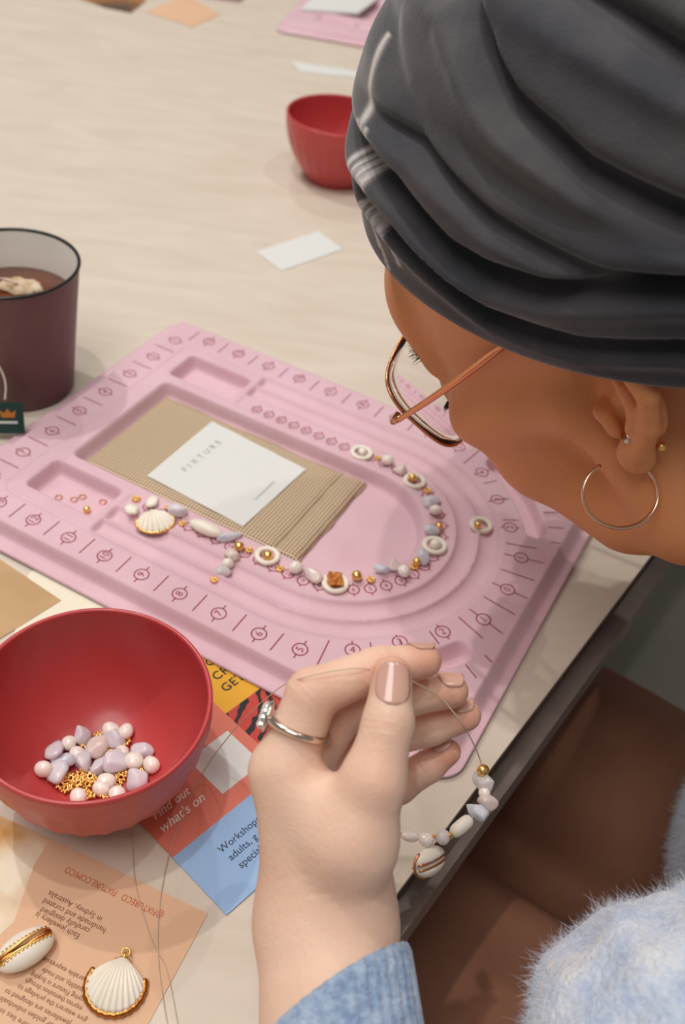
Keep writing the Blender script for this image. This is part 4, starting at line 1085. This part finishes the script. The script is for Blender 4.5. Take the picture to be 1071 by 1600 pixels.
def wrapmat():
    m = bpy.data.materials.new('charcoal_jersey'); m.use_nodes = True
    N, Lk = m.node_tree.nodes, m.node_tree.links; b = N['Principled BSDF']
    b.inputs['Roughness'].default_value = .85; b.inputs['Sheen Weight'].default_value = .35; b.inputs['Sheen Roughness'].default_value = .4
    tc = N.new('ShaderNodeTexCoord'); n = N.new('ShaderNodeTexNoise'); n.inputs['Scale'].default_value = 26; n.inputs['Detail'].default_value = 6; Lk.new(tc.outputs['Object'], n.inputs['Vector'])
    r = N.new('ShaderNodeValToRGB'); r.color_ramp.elements[0].position = .35; r.color_ramp.elements[1].position = .68
    r.color_ramp.elements[0].color = rgb(54, 54, 60); r.color_ramp.elements[1].color = rgb(82, 78, 80)
    Lk.new(n.outputs[0], r.inputs[0])
    at = N.new('ShaderNodeAttribute'); at.attribute_name = 'stripe'
    mx = N.new('ShaderNodeMix'); mx.data_type = 'RGBA'; mx.inputs[7].default_value = rgb(205, 198, 194)
    Lk.new(at.outputs['Fac'], mx.inputs[0]); Lk.new(r.outputs[0], mx.inputs[6]); Lk.new(mx.outputs[2], b.inputs['Base Color'])
    n2 = N.new('ShaderNodeTexNoise'); n2.inputs['Scale'].default_value = 700; Lk.new(tc.outputs['Object'], n2.inputs['Vector'])
    bp = N.new('ShaderNodeBump'); bp.inputs['Strength'].default_value = .35; bp.inputs['Distance'].default_value = .0006
    Lk.new(n2.outputs[0], bp.inputs['Height']); Lk.new(bp.outputs[0], b.inputs['Normal']); return m
me = mesh_data('head_wrap', TW, F[:, ::-1].copy(), wrapmat())
att = me.attributes.new('stripe', 'FLOAT', 'POINT'); att.data.foreach_set('value', np.concatenate([stripe.ravel(), np.zeros(2 * nA)]).astype(np.float32))
add('head_wrap', me, person, label='dark grey folded jersey head wrap with pale stripes at the front')

# ------------------------------------------------------------------ eyebrow and lashes
def strips(name, roots, dirs, ln, wd, mt, par, curl=None):
    V, F = [], []
    for i in range(len(roots)):
        a = roots[i]; d = dirs[i] / np.linalg.norm(dirs[i]); sd = np.cross(d, RM[2]); sd /= np.linalg.norm(sd) + 1e-9
        c = np.zeros(3) if curl is None else curl[i]
        n0 = len(V)
        for k in range(4):
            t = k / 3; p_ = a + d * ln[i] * t + c * t * t; ww = wd * (1 - t * .85)
            V += [p_ - sd * ww, p_ + sd * ww]
        for k in range(3): q_ = n0 + 2 * k; F.append((q_, q_ + 1, q_ + 3, q_ + 2))
    return obj(name, V, F, mt, par)
M_HAIR = mat('dark_hair', rgb(40, 26, 20), .5)
rt, dr, ln = [], [], []
for i in range(130):
    t = rng.uniform(0, 1); rt.append(HW(10.25 - 1.0 * t ** 1.6, 1.0 + 3.4 * t, 4.15 + .35 * math.sin(t * 2.6) + rng.normal() * .13)); dr.append(HR @ vec(.25, .75, .35 + rng.normal() * .2)); ln.append(rng.uniform(.4, .8))
strips('eyebrow', rt, dr, ln, .025, M_HAIR, person)
rt, dr, ln = [], [], []
for i in range(34):
    t = i / 33; rt.append(HW(9.95 - .9 * (t - .35) ** 2 * 2, 2.1 + 2.0 * t, 1.5)); dr.append(HR @ vec(.8, .25 * (t - .2), -.25)); ln.append(.9)
strips('eyelashes', rt, dr, ln, .03, M_HAIR, person)

# ------------------------------------------------------------------ glasses
GG = np.array([[0.989, -0.1, 0.105], [0.077, 0.976, 0.203], [-0.123, -0.193, 0.974]]); GT = vec(10.81, 3.04, 2.29)
GW = lambda p: HP_ + HR @ (GG @ np.asarray(p, float) + GT)
def rimpt(a, w_=3.05, h_=2.7, n=3.2):
    c, s = math.cos(a), math.sin(a)
    return math.copysign(abs(c) ** (2 / n), c) * w_, math.copysign(abs(s) ** (2 / n), s) * h_ 
glasses = empty('eyeglasses', GW((0, 0, 0)), 0, 'large thin rose gold eyeglasses worn low on the face', 'eyeglasses')
go_ = GW((0, 0, 0))
def gobj(name, V, F, mt, par=glasses, **kw): return obj(name, np.asarray(V) - go_, F, mt, par, **kw)
M_LENS = mat('lens_glass', (1, 1, 1, 1), .0, 0, trans=1, ior=1.5)
for side in (1, -1):
    yc = 0 if side == 1 else -6.9
    ring = [GW((-.12 * (y / 3) ** 2, yc + y * 1.0, z)) for y, z in (rimpt(a) for a in np.linspace(0, 2 * math.pi, 80, endpoint=False))]
    fr_ = gobj('lens_rim', *tube(ring, .085, 8, True), M_ROSE)
    V, F = [], []; nr, na = 8, 56
    for sf_ in (0, 1):
        for i in range(nr + 1):
            for j in range(na):
                y, z = rimpt(2 * math.pi * j / na); y *= .985 * i / nr; z *= .985 * i / nr
                rr2 = (y * y + z * z)
                x = -.12 * (y / 3) ** 2 + (.06 if sf_ == 0 else -.02 - rr2 / 26)
                V.append(GW((x, yc + y, z)))
    n1 = (nr + 1) * na
    for sf_ in (0, 1):
        for i in range(nr):
            for j in range(na):
                a = sf_ * n1 + i * na + j; b = sf_ * n1 + i * na + (j + 1) % na
                f = (a, a + na, b + na, b); F.append(f[::-1] if sf_ else f)
    for j in range(na): a = nr * na + j; b = nr * na + (j + 1) % na; F.append((a, n1 + a, n1 + b, b))
    gobj('lens', V, F, M_LENS)
    s_o = side
    hy = yc + s_o * 3.1
    gobj('hinge', *tube([GW((.25, yc + s_o * 2.95, 1.0)), GW((.35, yc + s_o * 3.45, 1.0)), GW((-.3, yc + s_o * 3.6, 1.0))], [.16, .19, .15], 10), M_ROSE)
    gobj('temple_arm', *tube(smoothpath([GW((0, yc + s_o * 3.6, 1.0)), GW((-3, yc + s_o * 4.0, 1.2)), GW((-6, yc + s_o * 4.5, 1.55)), GW((-8.2, yc + s_o * 4.75, 1.8)), GW((-10.5, yc + s_o * 4.6, 1.9))], 24), [.13 + .05 * math.sin(t * 3) for t in np.linspace(0, 1, 24)], 8), M_ROSE)
gobj('bridge', *tube(smoothpath([GW((-.1, -2.9, 1.0)), GW((.25, -3.45, 1.3)), GW((-.1, -4.0, 1.0))], 14), .09, 8), M_ROSE)

# ------------------------------------------------------------------ earrings
he0 = RAY(957, 715, 36.6)
LOBE = HW(-.47, 7.95, -2.3)
dl = np.linalg.norm(LOBE - CAM)
hcn = RAY(971, 772, dl + .1); hup = -RM[1]; hrt = RM[0] * .96 + RM[2] * .25; hrt /= np.linalg.norm(hrt)
hp = [hcn + (math.cos(a) * hrt * 1.68 + math.sin(a) * hup * 1.36) for a in np.linspace(2.15, 2.15 + 5.6, 70)]
M_HOOP = mat('pale_gold', rgb(236, 190, 156), .25, 1)
hoop = empty('hoop_earring', hcn, 0, 'thin gold hoop earring hanging from the ear lobe', 'earring')
obj('hoop', np.array(tube(hp, [.08 + .03 * math.exp(-((t - .62) / .08) ** 2) for t in np.linspace(0, 1, 70)], 8)[0]) - hcn, tube(hp, .055, 8)[1], M_HOOP, hoop)
L = []
for t in (.56, .6, .64, .68): 
    p_ = hp[int(t * 69)]; L.append(sphere(.10, 8, 6, p_ - hcn - hup * .06))
obj('hoop_beads', *join(L), M_HOOP, hoop)
st = RAY(986, 684, dl - .55); es = empty('ear_stud', st, 0, 'tiny sparkling crystal stud in the ear lobe', 'earring')
L = [sphere(.12, 8, 5, RM[0] * dx + hup * dy) for dx, dy in ((0, 0), (-.12, -.14), (.03, .2), (-.05, .08), (.1, -.05))]
obj('stones', *join(L), mat('crystal', rgb(240, 240, 236), .05, .6), es, smooth=False)
st2 = RAY(1034, 698, dl - .25)
obj('gold_ear_stud', *sphere(.2, 14, 10), M_GOLD, None, loc=st2, label='small round gold stud on the back of the ear', cat='earring')

# ------------------------------------------------------------------ ring on the index finger
ra, rb_ = J['mcp2'], J['pip2']; ax = (rb_ - ra) / np.linalg.norm(rb_ - ra); rc = ra + (rb_ - ra) * .56
u_ = -RM[0] - RM[1] * .25; u_ -= ax * (u_ @ ax); u_ /= np.linalg.norm(u_); v_ = np.cross(ax, u_)
rg = empty('finger_ring', rc, 0, 'silver ring with a cluster of clear stones on the index finger', 'ring')
pts = [1.09 * (math.cos(a) * u_ + math.sin(a) * v_) for a in np.linspace(0, 2 * math.pi, 49)[:-1]]
obj('band', *tube(pts, [.13 + .10 * max(0, math.cos(a)) ** 3 for a in np.linspace(0, 2 * math.pi, 49)[:-1]], 10, True), M_SILVER, rg)
L, L2 = [], []
for dx, dy in ((0, 0), (.3, .1), (-.3, -.1), (0, .32), (0, -.32), (.28, -.25), (-.28, .25), (.25, .38), (-.25, -.38)):
    L.append(xf(sphere(.17, 6, 4), None, u_ * 1.34 + ax * dx + v_ * dy))
obj('stones', *join(L), MATS['crystal'], rg, smooth=False)
obj('setting', *xf(sphere(1, 16, 8, s=(.6, .55, .16)), np.stack([ax, v_, u_], 1), u_ * 1.2), M_SILVER, rg)

# ------------------------------------------------------------------ strung beads hanging from the hand, and the nylon thread
strand = empty('bead_strand', P(757, 1203, 4.5), 0, 'strand of pearls, chips and shell hanging from the hand over the table edge', 'necklace'); so = P(757, 1203, 4.5)
ZS = 3.2
def sb(name, me, x, y, z, r, rot=None, s=None):
    o = add(name, me, strand); q = P(x, y, z) - so; o.location = [float(v) * CM for v in q]; o.scale = (r, r, r) if s is None else s
    o.rotation_euler = rot if rot is not None else (random.uniform(0, 1), random.uniform(0, 1), random.uniform(0, 6))
sb('gold_bead', me_gold(), 755, 1204, 4.9, .29, (1.3, .5, .4))
sb('stone_chip', me_chip(70, M_CLEAR), 757, 1222, 4.6, 0.46); sb('pearl_bead', me_pearl(21, M_PEARL), 757, 1239, 4.4, .28)
sb('stone_chip', me_chip(71, M_CHIPP), 763, 1254, 4.2, 0.45); sb('stone_chip', me_chip(72, M_CHIPB), 748, 1268, 4.0, 0.50)
la = P(737, 1278, 3.9); lb_ = P(706, 1304, 3.5)
obj('long_bead', np.array(tube(np.linspace(la, lb_, 9), [.16, .27, .3, .31, .31, .31, .3, .27, .16], 12)[0]) - so, tube(np.linspace(la, lb_, 9), .3, 12)[1], M_SHELLW, strand)
sb('daisy_spacer', me_daisy(), 705, 1306, 3.5, .22, (1.2, .4, .6)); sb('stone_bead', me_pearl(25, M_CLEAR), 693, 1308, 3.4, .36)
sb('daisy_spacer', me_daisy(), 680, 1307, 3.3, .17, (1.3, .3, .2))
sb('pearl_bead', me_pearl(22, M_PEARL), 667, 1312, 3.2, .34, (0, 0, 0), (.34, .34, .3)); sb('pearl_bead', me_pearl(23, M_PEARL), 641, 1307, 3.1, .38, (0, 0, .1), (.42, .26, .26))
sb('daisy_spacer', me_daisy(), 623, 1304, 3.1, .18, (1.3, .3, .2))
q = P(672, 1346, 2.6); sv, sf = sphere(1, 30, 18)
sv2 = np.array(sv) * np.array([.92, .62, .4]); sv2[:, 2] -= .22 * np.exp(-(sv2[:, 1] / .1) ** 2) * (sv2[:, 2] > 0)
Mx = rotm(.9, .3, .75)
obj('cowrie_shell', (sv2 @ Mx.T) + q - so, sf, M_SHELLW, strand)
L = [tube([Mx @ vec(x, s * .12 + .02, .33 * math.sqrt(max(0, 1 - (x / .92) ** 2))) for x in np.linspace(-.85, .85, 16)], .05, 6) for s in (-1, 1)] + [tube([Mx @ vec(.95 * math.cos(a), .64 * math.sin(a), -.02) for a in np.linspace(2.2, 4.3, 16)], .06, 6)]
V, F = join(L); obj('gold_edge', np.array(V) + q - so, F, M_ROSE, strand)
pinch = RAY(640, 1062, 35.6)
th_ = smoothpath([pinch, RAY(690, 1092, 37), RAY(728, 1140, 38.2), P(748, 1180, 5.4), P(755, 1204, 4.9)], 24)
th2 = smoothpath([P(755, 1204, 4.9), P(757, 1239, 4.4), P(750, 1265, 4.1), P(722, 1291, 3.7), P(693, 1308, 3.4), P(667, 1312, 3.2), P(641, 1307, 3.1), P(600, 1300, 3.2)], 40)
obj('thread', np.array(tube(np.concatenate([th_, th2[1:]]), .03, 6)[0]) - so, tube(np.concatenate([th_, th2[1:]]), .03, 6)[1], M_THREAD, strand)
nt = smoothpath([RAY(600, 1052, 35.2), RAY(584, 1046, 35.15), RAY(537, 1046, 34.75), RAY(458, 1064, 35.2), P(419, 1089, 9), P(380, 1125, 5.5), P(335, 1180, 1.5), P(305, 1230, .16), P(272, 1310, .14), P(253, 1390, .1), P(247, 1480, .1), P(255, 1560, .1), P(270, 1640, .05)], 90)
obj('nylon_thread', *tube(nt, .022, 6), M_THREAD, None, label='clear nylon thread running from the fingers down across the leaflet', cat='thread')
nt2 = smoothpath([P(206, 1300, .1), P(212, 1380, .1), P(238, 1470, .1), P(262, 1520, .1), P(285, 1640, .05)], 50)
obj('nylon_thread', *tube(nt2, .018, 6), M_THREAD, None, label='fainter loose nylon thread beside the bowl shadow', cat='thread')

# ------------------------------------------------------------------ sweater
cuff_c = WR + fore_dir * 2.7; SK = .52
cuff_r = RM[0] - fore_dir * (RM[0] @ fore_dir); cuff_r /= np.linalg.norm(cuff_r)
sw = [Cone(WR + fore_dir * 2, E_L, 2.35, 4.6, 1.2), Cone(E_L, S_L + vec(2, 0, -1), 4.7, 5.3, 1.5), Ell(S_L, (5.9, 5.9, 5.9), 1.2), Cone(S_L + vec(1, 0, -.5), NB + vec(3, -3, -2), 3.9, 3.4, 2), Cone(NB + vec(4, -1, -5), CH_, 6, 11, 3), Cone(CH_, HIPC, 12, 13, 4), Cone(NB, S_R, 6, 6.5, 3), Cone(S_R, vec(22, 66, 0), 6.5, 5.5, 2)]
def swkeep(p): return (((p - cuff_c) @ fore_dir - SK * ((p - cuff_c) @ cuff_r) * -1 > 0) | (np.linalg.norm(p - cuff_c, axis=1) > 8)) & ~((np.linalg.norm(np.cross(p - NB, (HW(-2.2, 0, -3) - NB) / np.linalg.norm(HW(-2.2, 0, -3) - NB)), axis=1) < 7) & ((p - NB) @ (HW(-2.2, 0, -3) - NB) > 8))
sV, sF = polygonize(sw, .35, keep=swkeep)
rr_ = np.random.default_rng(3)
bump_ = sum(np.sin(sV @ rr_.normal(size=3) * 1.1 + i) for i in range(5)) * .1
cen_n = sV - (S_L + vec(0, -3, -2)); cen_n /= np.linalg.norm(cen_n, axis=1)[:, None]
sV = smooth_mesh(sV, sF, 3)
sV = sV + cen_n * (bump_ * np.clip((np.linalg.norm(sV - cuff_c, axis=1) - 4) / 4, 0, 1))[:, None]
def knit(name, c1, c2, c3, sc):
    m = bpy.data.materials.new(name); m.use_nodes = True
    N, Lk = m.node_tree.nodes, m.node_tree.links; b = N['Principled BSDF']; b.inputs['Roughness'].default_value = .95; b.inputs['Sheen Weight'].default_value = .4
    tc = N.new('ShaderNodeTexCoord'); n = N.new('ShaderNodeTexNoise'); n.inputs['Scale'].default_value = sc; n.inputs['Detail'].default_value = 5; n.inputs['Roughness'].default_value = .7
    Lk.new(tc.outputs['Object'], n.inputs['Vector'])
    r = N.new('ShaderNodeValToRGB'); e = r.color_ramp.elements; e[0].position = .34; e[1].position = .66; e[0].color = c1; e[1].color = c3
    k = e.new(.5); k.color = c2; Lk.new(n.outputs[0], r.inputs[0]); Lk.new(r.outputs[0], b.inputs['Base Color'])
    n2 = N.new('ShaderNodeTexNoise'); n2.inputs['Scale'].default_value = 350; n2.inputs['Detail'].default_value = 4; Lk.new(tc.outputs['Object'], n2.inputs['Vector'])
    bp = N.new('ShaderNodeBump'); bp.inputs['Strength'].default_value = .9; bp.inputs['Distance'].default_value = .002
    Lk.new(n2.outputs[0], bp.inputs['Height']); Lk.new(bp.outputs[0], b.inputs['Normal']); return m
M_KNIT = knit('pale_blue_mohair', rgb(168, 186, 216), rgb(204, 212, 226), rgb(228, 226, 222), 40)
M_CUFF = knit('blue_ribbed_knit', rgb(112, 134, 168), rgb(142, 162, 190), rgb(172, 188, 208), 160)
sweater = obj('sweater', sV, sF, M_KNIT, person, label='pale blue fuzzy mohair sweater')
# cuff: ribbed tube
a1 = cuff_r; a2 = np.cross(fore_dir, a1)
V, F = [], []; na, prof = 168, [(2.52, .6), (2.54, .1), (2.6, -.12), (2.74, -.1), (2.82, .2), (2.84, 1.0), (2.88, 2.0), (2.95, 3.0), (3.2, 4.4), (3.4, 5.6), (3.5, 7.0)]
for j in range(na):
    a = 2 * math.pi * j / na
    for k, (r, t) in enumerate(prof):
        r2 = r + (.055 * math.cos(a * 42) if k > 1 else 0) + .04 * math.sin(a * 3 + t)
        V.append(cuff_c + fore_dir * (t + .06 * math.sin(2 * a + 1) - SK * r2 * math.cos(a)) + r2 * (math.cos(a) * a1 + math.sin(a) * a2))
kp = len(prof)
for j in range(na):
    for i in range(kp - 1):
        a, b = j * kp + i, ((j + 1) % na) * kp + i; F.append((a, a + 1, b + 1, b))
obj('cuff', V, F, M_CUFF, person, label='ribbed blue sweater cuff')
# fuzz
def fuzz(name, V, F, sel, count, ln, wd, mt, seed):
    r_ = np.random.default_rng(seed); F = F[sel]
    tri = np.concatenate([F[:, :3], F[:, [0, 2, 3]]]); A, B_, C_ = V[tri[:, 0]], V[tri[:, 1]], V[tri[:, 2]]
    N_ = np.cross(B_ - A, C_ - A); ar_ = np.linalg.norm(N_, axis=1); N_ /= ar_[:, None] + 1e-12
    i = r_.choice(len(tri), count, p=ar_ / ar_.sum()); u, v = r_.random(count), r_.random(count); fl = u + v > 1; u[fl], v[fl] = 1 - u[fl], 1 - v[fl]
    p0 = A[i] + (B_[i] - A[i]) * u[:, None] + (C_[i] - A[i]) * v[:, None]
    d = N_[i] + r_.normal(size=(count, 3)) * .55; d /= np.linalg.norm(d, axis=1)[:, None]
    cu = r_.normal(size=(count, 3)) * .5; L_ = r_.uniform(.4, 1, count)[:, None] * ln
    pts = [p0 + d * L_ * t + cu * L_ * t * t - vec(0, 0, .25) * L_ * t * t for t in (0, .35, .7, 1)]
    sd = np.cross(d, r_.normal(size=(count, 3))); sd /= np.linalg.norm(sd, axis=1)[:, None]
    W_ = np.stack([x for k, p_ in enumerate(pts) for x in (p_ - sd * wd * (1 - .25 * k), p_ + sd * wd * (1 - .25 * k))], 1).reshape(-1, 3)
    b = np.arange(count)[:, None] * 8
    Q = np.concatenate([b + np.array([[2 * k, 2 * k + 1, 2 * k + 3, 2 * k + 2]]) for k in range(3)])
    return obj(name, W_, Q, mt, sweater, kind='stuff')
fc = sV[sF].mean(1)
pxq = (fc - CAM) @ RM.T; pxx, pxy = 535.5 + FPX * pxq[:, 0] / pxq[:, 2], 800 + FPX * pxq[:, 1] / pxq[:, 2]
sel = (np.linalg.norm(fc - S_L, axis=1) < 40) & (np.linalg.norm(fc - cuff_c, axis=1) > 5) & (pxx > 730) & (pxx < 1250) & (pxy < 1850) & (pxq[:, 2] > 0)
M_FUZZ = mat('mohair_fibre', rgb(222, 224, 228), .9, 0, rgb(196, 208, 228), 40)
fuzz('fuzz', sV, sF, sel, 90000, .42, .006, M_FUZZ, 4)

# ------------------------------------------------------------------ trousers on the lap
TD = vec(-ED[1], ED[0], 0)                                        # into the table
L0 = vec(10.8, 26.6, -22.5); R0_ = vec(21.5, 44.5, -22.5)
M_TROU = mat('brown_cotton_twill', rgb(156, 108, 84), .85, 0, rgb(146, 98, 76), 20, bump=.3, bscale=600)
tp = [Cone(L0 - TD * 30, L0 + TD * 22, 8.8, 7.6, 1.5), Cone(R0_ - TD * 30, R0_ + TD * 22, 8.8, 7.6, 1.5), Cone(L0 + TD * 22, L0 + TD * 24 - vec(0, 0, 42), 7, 5.5, 1.5), Cone(R0_ + TD * 22, R0_ + TD * 24 - vec(0, 0, 42), 7, 5.5, 1.5), Cone((L0 + R0_) / 2 - TD * 32, (L0 + R0_) / 2 - TD * 30 + vec(0, 0, 2), 15, 13, 3)]
tp.append(Cone((L0 + R0_) / 2 - TD * 20 - vec(0, 0, 6), (L0 + R0_) / 2 + TD * 16 - vec(0, 0, 8), 8, 7, 2))
tV, tF = polygonize(tp, .8)
rr_ = np.random.default_rng(9); tV = tV + vec(0, 0, 1) * (sum(np.sin(tV @ (rr_.normal(size=3) * .35) + i) for i in range(4)) * .22)[:, None]
obj('trousers', smooth_mesh(tV, tF, 2), tF, M_TROU, person, label='brown cotton trousers')
